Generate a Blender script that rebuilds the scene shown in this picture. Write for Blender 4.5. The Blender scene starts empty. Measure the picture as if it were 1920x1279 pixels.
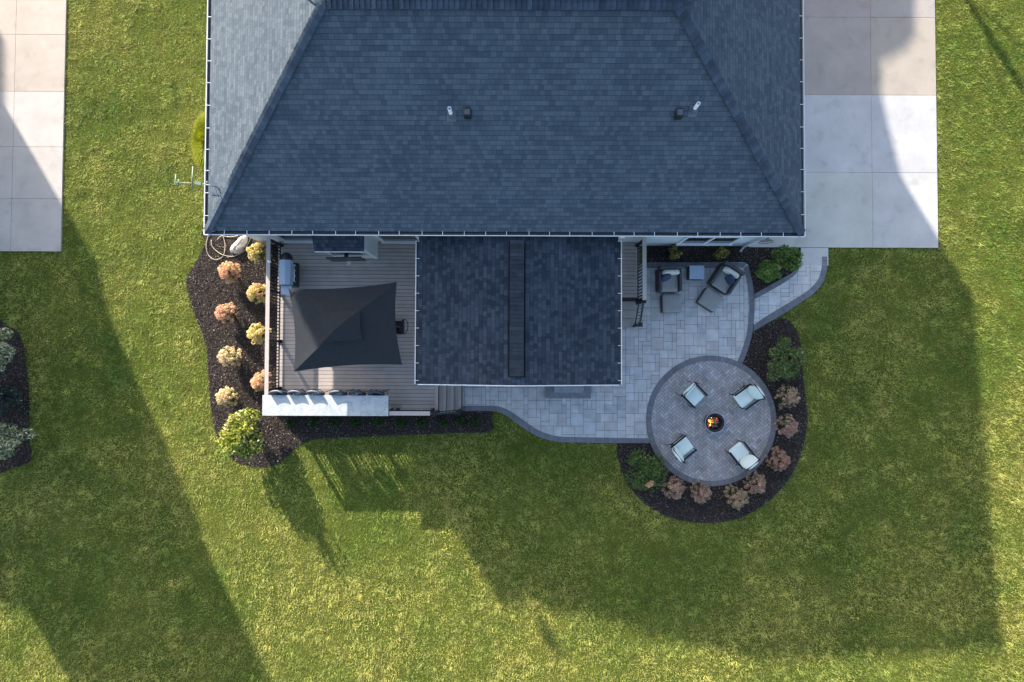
import bpy, math, random
import numpy as np
from mathutils import Vector, Matrix
random.seed(7)
rng = np.random.default_rng(11)
R = math.radians
sc = bpy.context.scene
col = sc.collection

# ---------------- camera, sky, sun, exposure ----------------
CAM_Z, TH, YW, F = 20.0, R(1.2), R(0.2), 960.0
cd = bpy.data.cameras.new('camera'); cam = bpy.data.objects.new('camera', cd); col.objects.link(cam)
cam.location = (0, 0, CAM_Z); cam.rotation_euler = (TH, 0, YW)
cd.sensor_width = 36; cd.lens = 18; cd.clip_end = 1000; cd.clip_start = 0.1
sc.camera = cam
SUN_EL = R(21.7); SX, SY = 0.514, -0.858          # horizontal travel direction of the light
w = bpy.data.worlds.new('World'); sc.world = w; w.use_nodes = True
nt = w.node_tree
sky = nt.nodes.new('ShaderNodeTexSky'); sky.sky_type = 'NISHITA'; sky.sun_disc = False
sky.sun_elevation = SUN_EL; sky.sun_rotation = math.atan2(-SX, -SY)
sky.dust_density = 2.2; sky.ozone_density = .8; sky.air_density = 1.0
nt.links.new(sky.outputs[0], nt.nodes['Background'].inputs[0])
nt.nodes['Background'].inputs[1].default_value = 0.15
sd = bpy.data.lights.new('sun', 'SUN'); so = bpy.data.objects.new('sun', sd); col.objects.link(so)
sd.energy = 5.0; sd.angle = R(0.6); sd.color = (1, 0.9, 0.78)
so.rotation_euler = Vector((SX*math.cos(SUN_EL), SY*math.cos(SUN_EL), -math.sin(SUN_EL))).to_track_quat('-Z', 'Y').to_euler()
so.location = (-10, 16, 30)
sc.view_settings.view_transform = 'Standard'; sc.view_settings.look = 'None'
sc.view_settings.exposure = 1.45; sc.view_settings.gamma = 1
sc.cycles.max_bounces = 6; sc.cycles.diffuse_bounces = 3

def Q(px, py, z=0.0):
    "place on the plan (metres) of a point seen at a spot of the survey photo, at height z"
    a = (px-960)/F; b = -(py-639.5)/F
    y = b*math.cos(TH)+math.sin(TH); zz = b*math.sin(TH)-math.cos(TH)
    X = a*math.cos(YW)-y*math.sin(YW); Y = a*math.sin(YW)+y*math.cos(YW)
    t = (z-CAM_Z)/zz
    return (X*t, Y*t)
def QL(pts, z=0.0): return [Q(p[0], p[1], z) for p in pts]

# ---------------- materials ----------------
MAT = {}
class N:
    def __init__(s, m): s.t = m.node_tree; s.n = s.t.nodes; s.l = s.t.links
    def add(s, k, **kw):
        x = s.n.new(k)
        for a, b in kw.items(): setattr(x, a, b)
        return x
    def val(s, x, i, v):
        if hasattr(v, 'is_output') or isinstance(v, bpy.types.NodeSocket): s.l.new(v, x.inputs[i])
        else: x.inputs[i].default_value = v
    def math(s, op, a, b=0.0, c=None):
        x = s.add('ShaderNodeMath', operation=op); s.val(x, 0, a); s.val(x, 1, b)
        if c is not None: s.val(x, 2, c)
        return x.outputs[0]
    def noise(s, vec, scale, detail=3, rough=.55, dist=0):
        x = s.add('ShaderNodeTexNoise'); s.val(x, 'Scale', scale); s.val(x, 'Detail', detail); s.val(x, 'Roughness', rough); s.val(x, 'Distortion', dist)
        if vec is not None: s.l.new(vec, x.inputs['Vector'])
        return x.outputs[0]
    def ramp(s, f, stops):
        x = s.add('ShaderNodeValToRGB'); e = x.color_ramp.elements
        while len(e) < len(stops): e.new(.5)
        for i, (p, c) in enumerate(stops): e[i].position = p; e[i].color = (*c, 1)
        s.l.new(f, x.inputs[0]); return x.outputs[0]
    def mix(s, f, a, b, mode='MIX'):
        x = s.add('ShaderNodeMix', data_type='RGBA', blend_type=mode)
        s.val(x, 0, f)
        for i, v in ((6, a), (7, b)):
            if isinstance(v, bpy.types.NodeSocket): s.l.new(v, x.inputs[i])
            else: x.inputs[i].default_value = (*v, 1)
        return x.outputs[2]
def newmat(name):
    m = bpy.data.materials.new(name); m.use_nodes = True; MAT[name] = m
    return m, N(m), m.node_tree.nodes['Principled BSDF']
def mat(name, c, rough=.7, metal=0, nscale=6, namt=.25, bump=0, bscale=60, attr=False, emit=None, spec=None, trans=0):
    m, n, b = newmat(name)
    geo = n.add('ShaderNodeTexCoord').outputs['Object']
    g = n.noise(geo, nscale, 5)
    lo = tuple(max(0, x*(1-namt)) for x in c); hi = tuple(x*(1+namt) for x in c)
    cc = n.ramp(g, [(.3, lo), (.7, hi)])
    if attr:
        a = n.add('ShaderNodeAttribute', attribute_name='Col').outputs[0]
        cc = n.mix(1, cc, a, 'MULTIPLY')
    n.l.new(cc, b.inputs['Base Color'])
    b.inputs['Roughness'].default_value = rough; b.inputs['Metallic'].default_value = metal
    if spec is not None: b.inputs['Specular IOR Level'].default_value = spec
    if bump:
        bn = n.add('ShaderNodeBump'); bn.inputs['Strength'].default_value = bump; bn.inputs['Distance'].default_value = .01
        n.l.new(n.noise(geo, bscale, 4), bn.inputs['Height']); n.l.new(bn.outputs[0], b.inputs['Normal'])
    if emit:
        b.inputs['Emission Color'].default_value = (*emit[0], 1); b.inputs['Emission Strength'].default_value = emit[1]
    return m
def leafmat(name, rough=.55):
    m, n, b = newmat(name)
    a = n.add('ShaderNodeAttribute', attribute_name='Col').outputs[0]
    n.l.new(a, b.inputs['Base Color']); b.inputs['Roughness'].default_value = rough
    b.inputs['Specular IOR Level'].default_value = .12
    tr = n.add('ShaderNodeBsdfTranslucent'); n.l.new(a, tr.inputs[0])
    mx = n.add('ShaderNodeMixShader'); mx.inputs[0].default_value = .35
    n.l.new(b.outputs[0], mx.inputs[1]); n.l.new(tr.outputs[0], mx.inputs[2])
    n.l.new(mx.outputs[0], m.node_tree.nodes['Material Output'].inputs[0])
    return m
def shingle(name, c1, c2, row=.135, tab=.16, patch=.25, contrast=1.0):
    m, n, b = newmat(name)
    uv = n.add('ShaderNodeUVMap', uv_map='UVMap').outputs[0]
    sp = n.add('ShaderNodeSeparateXYZ'); n.l.new(uv, sp.inputs[0])
    wob = n.math('MULTIPLY', n.math('SUBTRACT', n.noise(uv, 1.3, 2), .5), .02)
    v = n.math('DIVIDE', n.math('ADD', sp.outputs[1], wob), row)
    rw = n.math('FLOOR', v); fv = n.math('FRACT', v)
    def cells(wd, k):
        W = n.math('ADD', n.math('DIVIDE', sp.outputs[0], wd), n.math('MULTIPLY', rw, k))
        a = n.add('ShaderNodeTexVoronoi', voronoi_dimensions='1D'); n.l.new(W, a.inputs['W']); a.inputs['Scale'].default_value = 1
        s = n.add('ShaderNodeSeparateColor'); n.l.new(a.outputs['Color'], s.inputs[0])
        e = n.add('ShaderNodeTexVoronoi', voronoi_dimensions='1D', feature='DISTANCE_TO_EDGE'); n.l.new(W, e.inputs['W']); e.inputs['Scale'].default_value = 1
        return s.outputs[0], e.outputs[0]
    r1, e1 = cells(tab, 17.37); r2, e2 = cells(tab*5, 7.31)
    r = n.math('ADD', n.math('MULTIPLY', r1, .65), n.math('MULTIPLY', r2, .35))
    big = n.noise(uv, .35, 3)
    r = n.math('ADD', r, n.math('MULTIPLY', n.math('SUBTRACT', big, .5), patch*4))
    mid = tuple((x+y)/2 for x, y in zip(c1, c2))
    cc = n.ramp(r, [(.15, c1), (.5, mid), (.85, c2)])
    gran = n.noise(uv, 130, 3, .7)
    cc = n.mix(1, cc, n.ramp(gran, [(.3, (.82,)*3), (.7, (1.18,)*3)]), 'MULTIPLY')
    joint = n.math('MULTIPLY', n.math('LESS_THAN', e1, .03), .45)
    butt_shadow = n.math('MULTIPLY', n.math('GREATER_THAN', fv, .90), .6)  # shadow below each shingle butt, painted as a dark strip
    dk = n.math('MAXIMUM', joint, butt_shadow)
    cc = n.mix(dk, cc, tuple(x*.25 for x in c1))
    n.l.new(cc, b.inputs['Base Color']); b.inputs['Roughness'].default_value = .85
    b.inputs['Specular IOR Level'].default_value = .08
    h = n.math('ADD', n.math('SUBTRACT', n.math('MULTIPLY', r1, .5), fv), n.math('MULTIPLY', gran, .5))
    h = n.math('SUBTRACT', h, n.math('MULTIPLY', joint, 1.0))
    bn = n.add('ShaderNodeBump'); bn.inputs['Strength'].default_value = .5*contrast; bn.inputs['Distance'].default_value = .008
    n.l.new(h, bn.inputs['Height']); n.l.new(bn.outputs[0], b.inputs['Normal'])
    return m

shingle('roof_shingle', (.058, .080, .106), (.098, .124, .152), patch=.2)
shingle('porch_shingle', (.024, .035, .050), (.058, .074, .098), row=.14, tab=.16, patch=.12)
mat('cap_shingle', (.062, .084, .112), .9, spec=.08, nscale=3, attr=True, bump=.4)
mat('vent_shingle', (.038, .048, .060), .9, spec=.08, nscale=3, attr=True, bump=.4)
mat('white_trim', (.66, .69, .72), .35, namt=.04)
mat('gutter_inside', (.03, .035, .04), .6)
m, n, b = newmat('siding')
tc = n.add('ShaderNodeTexCoord').outputs['Object']; sp = n.add('ShaderNodeSeparateXYZ'); n.l.new(tc, sp.inputs[0])
fr = n.math('FRACT', n.math('DIVIDE', sp.outputs[2], .2))
cc = n.mix(n.math('GREATER_THAN', fr, .93), n.ramp(n.noise(tc, 2), [(.3, (.50, .56, .60)), (.7, (.56, .61, .65))]), (.22, .25, .28))
n.l.new(cc, b.inputs['Base Color']); b.inputs['Roughness'].default_value = .6
bn = n.add('ShaderNodeBump'); bn.inputs['Strength'].default_value = .6; n.l.new(n.math('SUBTRACT', 1, fr), bn.inputs['Height']); bn.inputs['Distance'].default_value = .01
n.l.new(bn.outputs[0], b.inputs['Normal'])
mat('glass', (.02, .03, .035), .06, namt=.1, spec=.8)
mat('deck_board', (.37, .33, .305), .65, nscale=2, namt=.10, attr=True, bump=.15, bscale=40)
mat('rail_board', (.40, .355, .325), .5, namt=.05)
mat('dark_base', (.04, .04, .045), .9)
mat('black_metal', (.012, .013, .016), .4, metal=.3)
mat('wicker', (.045, .050, .060), .6, bump=.8, bscale=120)
mat('mulch', (.040, .033, .030), .95, spec=.05, nscale=25, namt=.5, bump=1, bscale=50)
leafmat('mulch_chip', .9)
mat('paver', (1, 1, 1), .75, nscale=2.5, namt=.17, attr=True, bump=.2, bscale=70)
mat('joint_sand', (.085, .095, .11), .95)
mat('cushion_grey', (.24, .24, .235), .9, namt=.05, bump=.2, bscale=200)
mat('cushion_cream', (.50, .50, .46), .9, namt=.05, bump=.2, bscale=200)
mat('cushion_mint', (.60, .70, .66), .9, namt=.05, bump=.25, bscale=30)
mat('navy', (.022, .042, .085), .85, namt=.5, nscale=14)
mat('canopy', (.030, .034, .040), .95, spec=.03, namt=.08, bump=.15, bscale=150)
mat('seat_navy', (.02, .036, .07), .45, namt=.1)
mat('stone_step', (.17, .18, .20), .8, nscale=10, namt=.2, bump=.4)
mat('stone_step_light', (.25, .27, .30), .8, nscale=10, namt=.2, bump=.4)
mat('steel', (.45, .5, .56), .25, metal=.6, namt=.04)
mat('grill_black', (.02, .022, .026), .35)
mat('lid_steel', (.30, .37, .46), .3, metal=.2, namt=.05)
mat('pvc', (.7, .72, .74), .4)
mat('bark', (.09, .07, .055), .9, bump=.6)
mat('rock', (.50, .46, .41), .9, nscale=5, namt=.25, bump=1, bscale=14)
mat('hose', (.42, .37, .29), .5, namt=.1)
mat('antenna_green', (.15, .22, .14), .5)
mat('antenna_pole', (.30, .38, .50), .4, metal=.3)
mat('globe', (.85, .85, .85), .2)
mat('ash', (.02, .02, .022), .9, nscale=30, namt=.6, bump=1)
mat('log', (.16, .12, .10), .9, nscale=20, namt=.5, bump=1)
mat('flame', (.9, .25, .03), .5, emit=((1, .18, .03), 1.3))
mat('flame_hot', (1, .6, .1), .5, emit=((1, .42, .08), 2.2))
mat('roof_metal', (.10, .12, .15), .6)
mat('stain_trim', (.2, .19, .18), .8)
leafmat('leaf'); leafmat('petal', .8); leafmat('grass_blade', .6)
# marble
m, n, b = newmat('marble')
tc = n.add('ShaderNodeTexCoord').outputs['Object']
wv = n.add('ShaderNodeTexNoise'); wv.inputs['Scale'].default_value = 1.5; wv.inputs['Detail'].default_value = 9; wv.inputs['Distortion'].default_value = .9; wv.inputs['Roughness'].default_value = .62
n.l.new(tc, wv.inputs['Vector'])
v1 = n.math('ABSOLUTE', n.math('SUBTRACT', wv.outputs[0], .5))
cc = n.ramp(v1, [(0, (.30, .35, .37)), (.02, (.38, .41, .42)), (.08, (.45, .47, .47))])
n.l.new(cc, b.inputs['Base Color']); b.inputs['Roughness'].default_value = .25
# lawn base
m, n, b = newmat('lawn')
tc = n.add('ShaderNodeTexCoord').outputs['Object']
c1 = n.ramp(n.noise(tc, .35, 5), [(.3, (.055, .085, .010)), (.7, (.12, .13, .02))])
c2 = n.ramp(n.noise(tc, 14, 6, .7), [(.3, (.45,)*3), (.7, (1.4,)*3)])
n.l.new(n.mix(1, c1, c2, 'MULTIPLY'), b.inputs['Base Color']); b.inputs['Roughness'].default_value = .95
b.inputs['Specular IOR Level'].default_value = .1
bn = n.add('ShaderNodeBump'); bn.inputs['Distance'].default_value = .05; n.l.new(n.noise(tc, 22, 5, .7), bn.inputs['Height']); n.l.new(bn.outputs[0], b.inputs['Normal'])
# concrete
m, n, b = newmat('concrete')
tc = n.add('ShaderNodeTexCoord').outputs['Object']
a = n.add('ShaderNodeAttribute', attribute_name='Col').outputs[0]
c1 = n.ramp(n.noise(tc, .9, 6, .6), [(.3, (.86,)*3), (.7, (1.06,)*3)])
st = n.ramp(n.noise(tc, 1.7, 3, .5), [(.56, (1, 1, 1)), (.74, (.83, .83, .82))])
c2 = n.ramp(n.noise(tc, 45, 4, .6), [(.3, (.93,)*3), (.7, (1.05,)*3)])
cc = n.mix(1, n.mix(1, n.mix(1, a, c1, 'MULTIPLY'), st, 'MULTIPLY'), c2, 'MULTIPLY')
n.l.new(cc, b.inputs['Base Color']); b.inputs['Roughness'].default_value = .8

# ---------------- geometry helpers ----------------
class MB:
    def __init__(s): s.v = []; s.f = []; s.c = []; s.uv = {}; s.sm = []
    def add(s, vs, fs, c=(1, 1, 1), smooth=False):
        o = len(s.v); s.v += [tuple(v) for v in vs]
        for f in fs: s.f.append([o+i for i in f]); s.c.append(c); s.sm.append(smooth)
    def box(s, x0, x1, y0, y1, z0, z1, c=(1, 1, 1), M=None):
        vs = [Vector(p) for p in ((x0,y0,z0),(x1,y0,z0),(x1,y1,z0),(x0,y1,z0),(x0,y0,z1),(x1,y0,z1),(x1,y1,z1),(x0,y1,z1))]
        if M is not None: vs = [M @ v for v in vs]
        s.add(vs, [(0,3,2,1),(4,5,6,7),(0,1,5,4),(1,2,6,5),(2,3,7,6),(3,0,4,7)], c)
    def bar(s, a, b, wd, ht, c=(1, 1, 1), up=(0, 0, 1)):
        a = Vector(a); b = Vector(b); d = b-a; L = d.length; d.normalize()
        u = Vector(up)
        if abs(d.dot(u)) > .98: u = Vector((1, 0, 0))
        sx = d.cross(u).normalized(); uz = sx.cross(d)
        M = Matrix((( sx.x, d.x, uz.x, a.x), (sx.y, d.y, uz.y, a.y), (sx.z, d.z, uz.z, a.z), (0,0,0,1)))
        s.box(-wd/2, wd/2, 0, L, -ht/2, ht/2, c, M)
    def tube(s, pts, r, seg=8, c=(1, 1, 1), cap=True):
        pts = [Vector(p) for p in pts]; n = len(pts); rs = r if isinstance(r, (list, tuple)) else [r]*n
        vs = []; up = Vector((0, 0, 1))
        for i, p in enumerate(pts):
            d = (pts[min(i+1, n-1)]-pts[max(i-1, 0)]).normalized()
            a = d.cross(up if abs(d.z) < .95 else Vector((1, 0, 0))).normalized(); bb = d.cross(a)
            for k in range(seg):
                t = 2*math.pi*k/seg; vs.append(p+(a*math.cos(t)+bb*math.sin(t))*rs[i])
        fs = [(i*seg+k, i*seg+(k+1) % seg, (i+1)*seg+(k+1) % seg, (i+1)*seg+k) for i in range(n-1) for k in range(seg)]
        if cap: fs += [tuple(range(seg-1, -1, -1)), tuple((n-1)*seg+k for k in range(seg))]
        s.add(vs, fs, c, True)
    def lathe(s, prof, cx=0, cy=0, seg=24, c=(1, 1, 1), M=None):
        vs = []
        for r, z in prof:
            for k in range(seg):
                t = 2*math.pi*k/seg; v = Vector((cx+r*math.cos(t), cy+r*math.sin(t), z)); vs.append(M @ v if M is not None else v)
        fs = [(i*seg+k, i*seg+(k+1) % seg, (i+1)*seg+(k+1) % seg, (i+1)*seg+k) for i in range(len(prof)-1) for k in range(seg)]
        s.add(vs, fs, c, True)
    def puff(s, x0, x1, y0, y1, z0, z1, e=.35, M=None, c=(1, 1, 1), nu=20, nv=12):
        "rounded cushion (superellipsoid)"
        cx, cy, cz = (x0+x1)/2, (y0+y1)/2, (z0+z1)/2; a, b_, h = (x1-x0)/2, (y1-y0)/2, (z1-z0)/2
        sg = lambda t, p: math.copysign(abs(t)**p, t)
        vs = []
        for j in range(nv+1):
            ph = -math.pi/2+math.pi*j/nv
            for i in range(nu):
                th = 2*math.pi*i/nu
                k = sg(math.cos(ph), .55)
                v = Vector((cx+a*k*sg(math.cos(th), e), cy+b_*k*sg(math.sin(th), e), cz+h*sg(math.sin(ph), .8)))
                vs.append(M @ v if M is not None else v)
        fs = [(j*nu+i, j*nu+(i+1) % nu, (j+1)*nu+(i+1) % nu, (j+1)*nu+i) for j in range(nv) for i in range(nu)]
        s.add(vs, fs, c, True)
    def build(s, name, m, parent=None, loc=None, bevel=0):
        me = bpy.data.meshes.new(name); me.from_pydata(s.v, [], s.f); me.materials.append(MAT[m])
        at = me.color_attributes.new('Col', 'FLOAT_COLOR', 'CORNER')
        arr = np.ones((len(me.loops), 4), np.float32); k = 0
        for f, c in zip(s.f, s.c): arr[k:k+len(f), :3] = c; k += len(f)
        at.data.foreach_set('color', arr.ravel())
        me.polygons.foreach_set('use_smooth', s.sm)
        me.update()
        o = bpy.data.objects.new(name, me); col.objects.link(o)
        if parent: o.parent = parent
        if loc: o.location = loc
        if bevel:
            bv = o.modifiers.new('bevel', 'BEVEL'); bv.width = bevel; bv.segments = 2; bv.limit_method = 'ANGLE'
        return o
def thing(name, label, cat, loc=(0, 0, 0), rz=0, group=None):
    o = bpy.data.objects.new(name, None); col.objects.link(o); o.empty_display_size = .2
    o.location = loc; o.rotation_euler = (0, 0, rz); return tag(o, label, cat, group)
def tag(o, label, cat, group=None, kind=None):
    if label: o['label'] = label
    if cat: o['category'] = cat
    if group: o['group'] = group
    if kind: o['kind'] = kind
    return o
def copy_tree(o, parent=None):
    c = o.copy(); col.objects.link(c); c.parent = parent
    for ch in list(o.children): copy_tree(ch, c)
    return c
def poly_sheet(name, pts, z, m, c=(1, 1, 1), side=.0):
    "one sheet from an outline (n-gon, tessellated by Blender)"
    mb = MB(); n = len(pts)
    ar = sum(pts[i][0]*pts[(i+1) % n][1]-pts[(i+1) % n][0]*pts[i][1] for i in range(n))
    if ar < 0: pts = pts[::-1]
    vs = [(p[0], p[1], z) for p in pts]; fs = [tuple(range(n))]
    if side:
        vs += [(p[0], p[1], z-side) for p in pts]; fs += [(i, i+n, (i+1) % n+n, (i+1) % n) for i in range(n)]
    mb.add(vs, fs, c); return mb
def smooth_line(pts, step=.15, closed=False):
    "Catmull-Rom through points"
    P = [Vector((p[0], p[1], 0)) for p in pts]; out = []; n = len(P)
    for i in range(n if closed else n-1):
        if closed: p0, p1, p2, p3 = P[i-1], P[i], P[(i+1) % n], P[(i+2) % n]
        else: p0, p1, p2, p3 = P[max(i-1, 0)], P[i], P[i+1], P[min(i+2, n-1)]
        k = max(2, int((p2-p1).length/step))
        for j in range(k):
            t = j/k
            out.append(.5*((2*p1)+(-p0+p2)*t+(2*p0-5*p1+4*p2-p3)*t*t+(-p0+3*p1-3*p2+p3)*t**3))
    if not closed: out.append(P[-1])
    return [(v.x, v.y) for v in out]
def clip_rect(poly, corners):
    "clip a polygon by a convex ccw polygon"
    out = poly
    m_ = len(corners)
    for i in range(m_):
        ax, ay = corners[i]; bx, by = corners[(i+1) % m_]; inp = out; out = []
        if not inp: return []
        sd_ = [(bx-ax)*(p[1]-ay)-(by-ay)*(p[0]-ax) for p in inp]
        for j in range(len(inp)):
            p, q = inp[j], inp[(j+1) % len(inp)]; dp, dq = sd_[j], sd_[(j+1) % len(inp)]
            if dp >= 0: out.append(p)
            if (dp >= 0) != (dq >= 0):
                t = dp/(dp-dq); out.append((p[0]+t*(q[0]-p[0]), p[1]+t*(q[1]-p[1])))
    return out
def ccw(pts):
    n = len(pts); ar = sum(pts[i][0]*pts[(i+1) % n][1]-pts[(i+1) % n][0]*pts[i][1] for i in range(n))
    return pts if ar > 0 else pts[::-1]
def inside(X, Y, poly):
    r = np.zeros(X.shape, bool); n = len(poly)
    for i in range(n):
        x0, y0 = poly[i]; x1, y1 = poly[(i+1) % n]
        if y0 == y1: continue
        c = ((y0 > Y) != (y1 > Y)) & (X < (x1-x0)*(Y-y0)/(y1-y0)+x0); r ^= c
    return r
def fastmesh(name, m, V, ncorner, C, parent=None):
    "V: (n, ncorner, 3) faces; C: (n,3) colours"
    nf = len(V); me = bpy.data.meshes.new(name)
    me.vertices.add(nf*ncorner); me.vertices.foreach_set('co', V.reshape(-1).astype(np.float32))
    me.loops.add(nf*ncorner); me.loops.foreach_set('vertex_index', np.arange(nf*ncorner, dtype=np.int32))
    me.polygons.add(nf); me.polygons.foreach_set('loop_start', np.arange(0, nf*ncorner, ncorner, dtype=np.int32))
    me.update(); me.validate()
    me.materials.append(MAT[m])
    at = me.color_attributes.new('Col', 'FLOAT_COLOR', 'POINT')
    c4 = np.ones((nf, ncorner, 4), np.float32); c4[:, :, :3] = C[:, None, :]
    at.data.foreach_set('color', c4.ravel())
    o = bpy.data.objects.new(name, me); col.objects.link(o)
    if parent: o.parent = parent
    return o
def quads(P, Nn, size, elong=1.0, roll=None):
    "leaf quads centred at P with normals Nn"
    n = len(P); Nn = Nn/np.linalg.norm(Nn, axis=1, keepdims=True)
    a = rng.normal(size=(n, 3)); a -= (a*Nn).sum(1, keepdims=True)*Nn; a /= np.linalg.norm(a, axis=1, keepdims=True)
    b = np.cross(Nn, a); s = np.asarray(size).reshape(-1, 1)
    a = a*s*elong; b = b*s
    return np.stack([P-a, P-b*.6, P+a, P+b*.6], 1)

# ================= SETTING =================
g = MB(); g.add([(-220, -220, 0), (220, -220, 0), (220, 220, 0), (-220, 220, 0)], [(0, 1, 2, 3)])
tag(g.build('lawn', 'lawn'), None, None, kind='structure')

WALL_Y = 4.17; DECK_Z = .72
bed_left = [(393,430),(388,452),(378,475),(365,498),(351,520),(350,532),(354,550),(361,575),(370,600),(380,625),(387,650),(391,690),(393,730),(398,775),(406,812),(418,842),(440,862),(470,873),(500,875),(522,868),(545,850),(562,834),(585,825),(620,821),(700,818),(850,812),(920,808),(921,785),(921,768),(864,764),(840,735),(700,600),(640,500),(640,430)]
BL = smooth_line(QL(bed_left), .12, True)
bed_ring = [(1415,618),(1428,611),(1445,604),(1468,597),(1486,610),(1497,632),(1502,660),(1504,700),(1509,740),(1513,780),(1509,820),(1498,858),(1478,898),(1447,933),(1402,964),(1350,979),(1300,979),(1250,967),(1212,946),(1182,915),(1165,880),(1160,828),(1225,800),(1300,720),(1380,690),(1395,650)]
BRG = smooth_line(QL(bed_ring), .12, True)
BTR = QL([(1213,455),(1500,455),(1500,478),(1497,497),(1486,512),(1465,524),(1440,538),(1414,553),(1405,570),(1395,560),(1395,500),(1213,498)])
mb = poly_sheet('x', BL, .03, 'mulch'); bed1 = mb.build('garden_bed', 'mulch'); tag(bed1, None, None, kind='structure')
mb = poly_sheet('x', BRG, .03, 'mulch'); tag(mb.build('garden_bed', 'mulch'), None, None, kind='structure')
mb = poly_sheet('x', BTR, .03, 'mulch'); tag(mb.build('garden_bed', 'mulch'), None, None, kind='structure')

# patio outlines (outer edge of the dark border)
PX = [(860,700),(867,722),(867,770),(922,770),(940,774),(953,781),(968,792),(985,804),(1003,815),(1024,823),(1050,828),(1090,829),(1150,830),(1217,831),(1300,800),(1380,700),(1390,683),(1400,659),(1408,632),(1412,606),(1414,580),(1413,552),(1409,525),(1403,497),(1396,492),(1205,492),(1150,560),(1150,640),(1140,650),(1000,640)]
PATIO = ccw(QL(PX, .05))
CIRC = Q(1333.5, 789, .06); RO = 121.3/48; RI = 111.3/48
circ_i = [(CIRC[0]+RI*math.cos(2*math.pi*k/96), CIRC[1]+RI*math.sin(2*math.pi*k/96)) for k in range(96)]
def pcol(base, var=.12, hue=.02):
    k = 1+random.gauss(0, var*.5); k = max(.75, min(1.3, k))
    t = random.gauss(0, hue)
    return (base[0]*k*(1+t), base[1]*k, base[2]*k*(1-t))
def ashlar(x0, x1, y0, y1, u):
    nx, ny = int((x1-x0)/u)+1, int((y1-y0)/u)+1
    occ = np.zeros((nx, ny), bool); out = []
    sizes = [(3,2),(2,3),(2,2),(2,2),(3,2),(2,1),(1,2),(3,3)]
    for j in range(ny):
        for i in range(nx):
            if occ[i, j]: continue
            random.shuffle(sizes)
            for a, b in sizes+[(1,2),(2,1),(1,1)]:
                if i+a <= nx and j+b <= ny and not occ[i:i+a, j:j+b].any():
                    occ[i:i+a, j:j+b] = True; out.append((x0+i*u, y0+j*u, x0+(i+a)*u, y0+(j+b)*u)); break
    return out
def paved(mb, poly, rects, z, base, gap=.006, var=.12, h=.03):
    for r in rects:
        if len(r) == 4: x0, y0, x1, y1 = r; cs = [(x0+gap, y0+gap), (x1-gap, y0+gap), (x1-gap, y1-gap), (x0+gap, y1-gap)]
        else: cs = r
        p = clip_rect(poly, cs)
        if len(p) >= 3:
            c = pcol(base, var); n = len(p)
            mb.add([(q[0], q[1], z) for q in p], [tuple(range(n))], c)
def border(mb, outer, inner, z, base, brick=.11, closed=False):
    "bricks set side by side between two matching lines"
    def resample(pts, n):
        d = [0]
        for a, b in zip(pts, pts[1:]): d.append(d[-1]+math.dist(a, b))
        out = []; L = d[-1]; k = 0
        for i in range(n+1):
            t = L*i/n
            while k < len(d)-2 and d[k+1] < t: k += 1
            f = (t-d[k])/max(1e-9, d[k+1]-d[k]); a, b = pts[k], pts[k+1]
            out.append((a[0]+f*(b[0]-a[0]), a[1]+f*(b[1]-a[1])))
        return out, L
    if closed: outer = outer+[outer[0]]; inner = inner+[inner[0]]
    _, L = resample(outer, 4); n = max(3, int(L/brick)); o, _ = resample(outer, n); i_, _ = resample(inner, n)
    mb.add([(p[0], p[1], z-.004) for p in o]+[(p[0], p[1], z-.004) for p in i_], [(k, k+1, n+1+k+1, n+1+k) for k in range(n)], (.05,.055,.065))
    for k in range(n):
        e = .03
        L_ = lambda a, b, t: (a[0]+(b[0]-a[0])*t, a[1]+(b[1]-a[1])*t)
        q = [L_(o[k], o[k+1], e), L_(o[k], o[k+1], 1-e), L_(i_[k], i_[k+1], 1-e), L_(i_[k], i_[k+1], e)]
        mb.add([(p[0], p[1], z) for p in q], [(0, 1, 2, 3)], pcol(base, .14))
PAVE = (.44, .435, .43); EDGE = (.135, .14, .158); HERR = (.30, .295, .305)
base = poly_sheet('x', PATIO, .046, 'joint_sand', (1,1,1), .045)
tag(base.build('patio_base', 'joint_sand'), None, None, kind='structure')
mb = MB()
paved(mb, PATIO, ashlar(-3, 10, -4.2, 3.7, .165), .054, PAVE)
BO = smooth_line(QL([(868,771),(922,771),(940,775),(953,782),(968,793),(985,805),(1003,816),(1024,824),(1050,829),(1090,830),(1150,831),(1222,831)], .06), .1)
BI = smooth_line(QL([(868,761),(924,761),(944,765),(958,772),(974,783),(991,795),(1008,806),(1028,814),(1052,819),(1090,820),(1150,821),(1222,822)], .06), .1)
border(mb, BO, BI, .062, EDGE)
BO = smooth_line(QL([(1391,684),(1401,660),(1409,632),(1413,606),(1415,580),(1414,552),(1410,525),(1403,497)], .06), .1)
BI = smooth_line(QL([(1381,681),(1391,657),(1399,631),(1403,606),(1405,580),(1404,552),(1400,527),(1394,502)], .06), .1)
border(mb, BO, BI, .062, EDGE)
border(mb, QL([(1205,492),(1300,492),(1401,493)], .06), QL([(1205,503),(1300,503),(1393,502)], .06), .066, EDGE)
tag(mb.build('patio', 'paver'), None, None, kind='structure')
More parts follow.
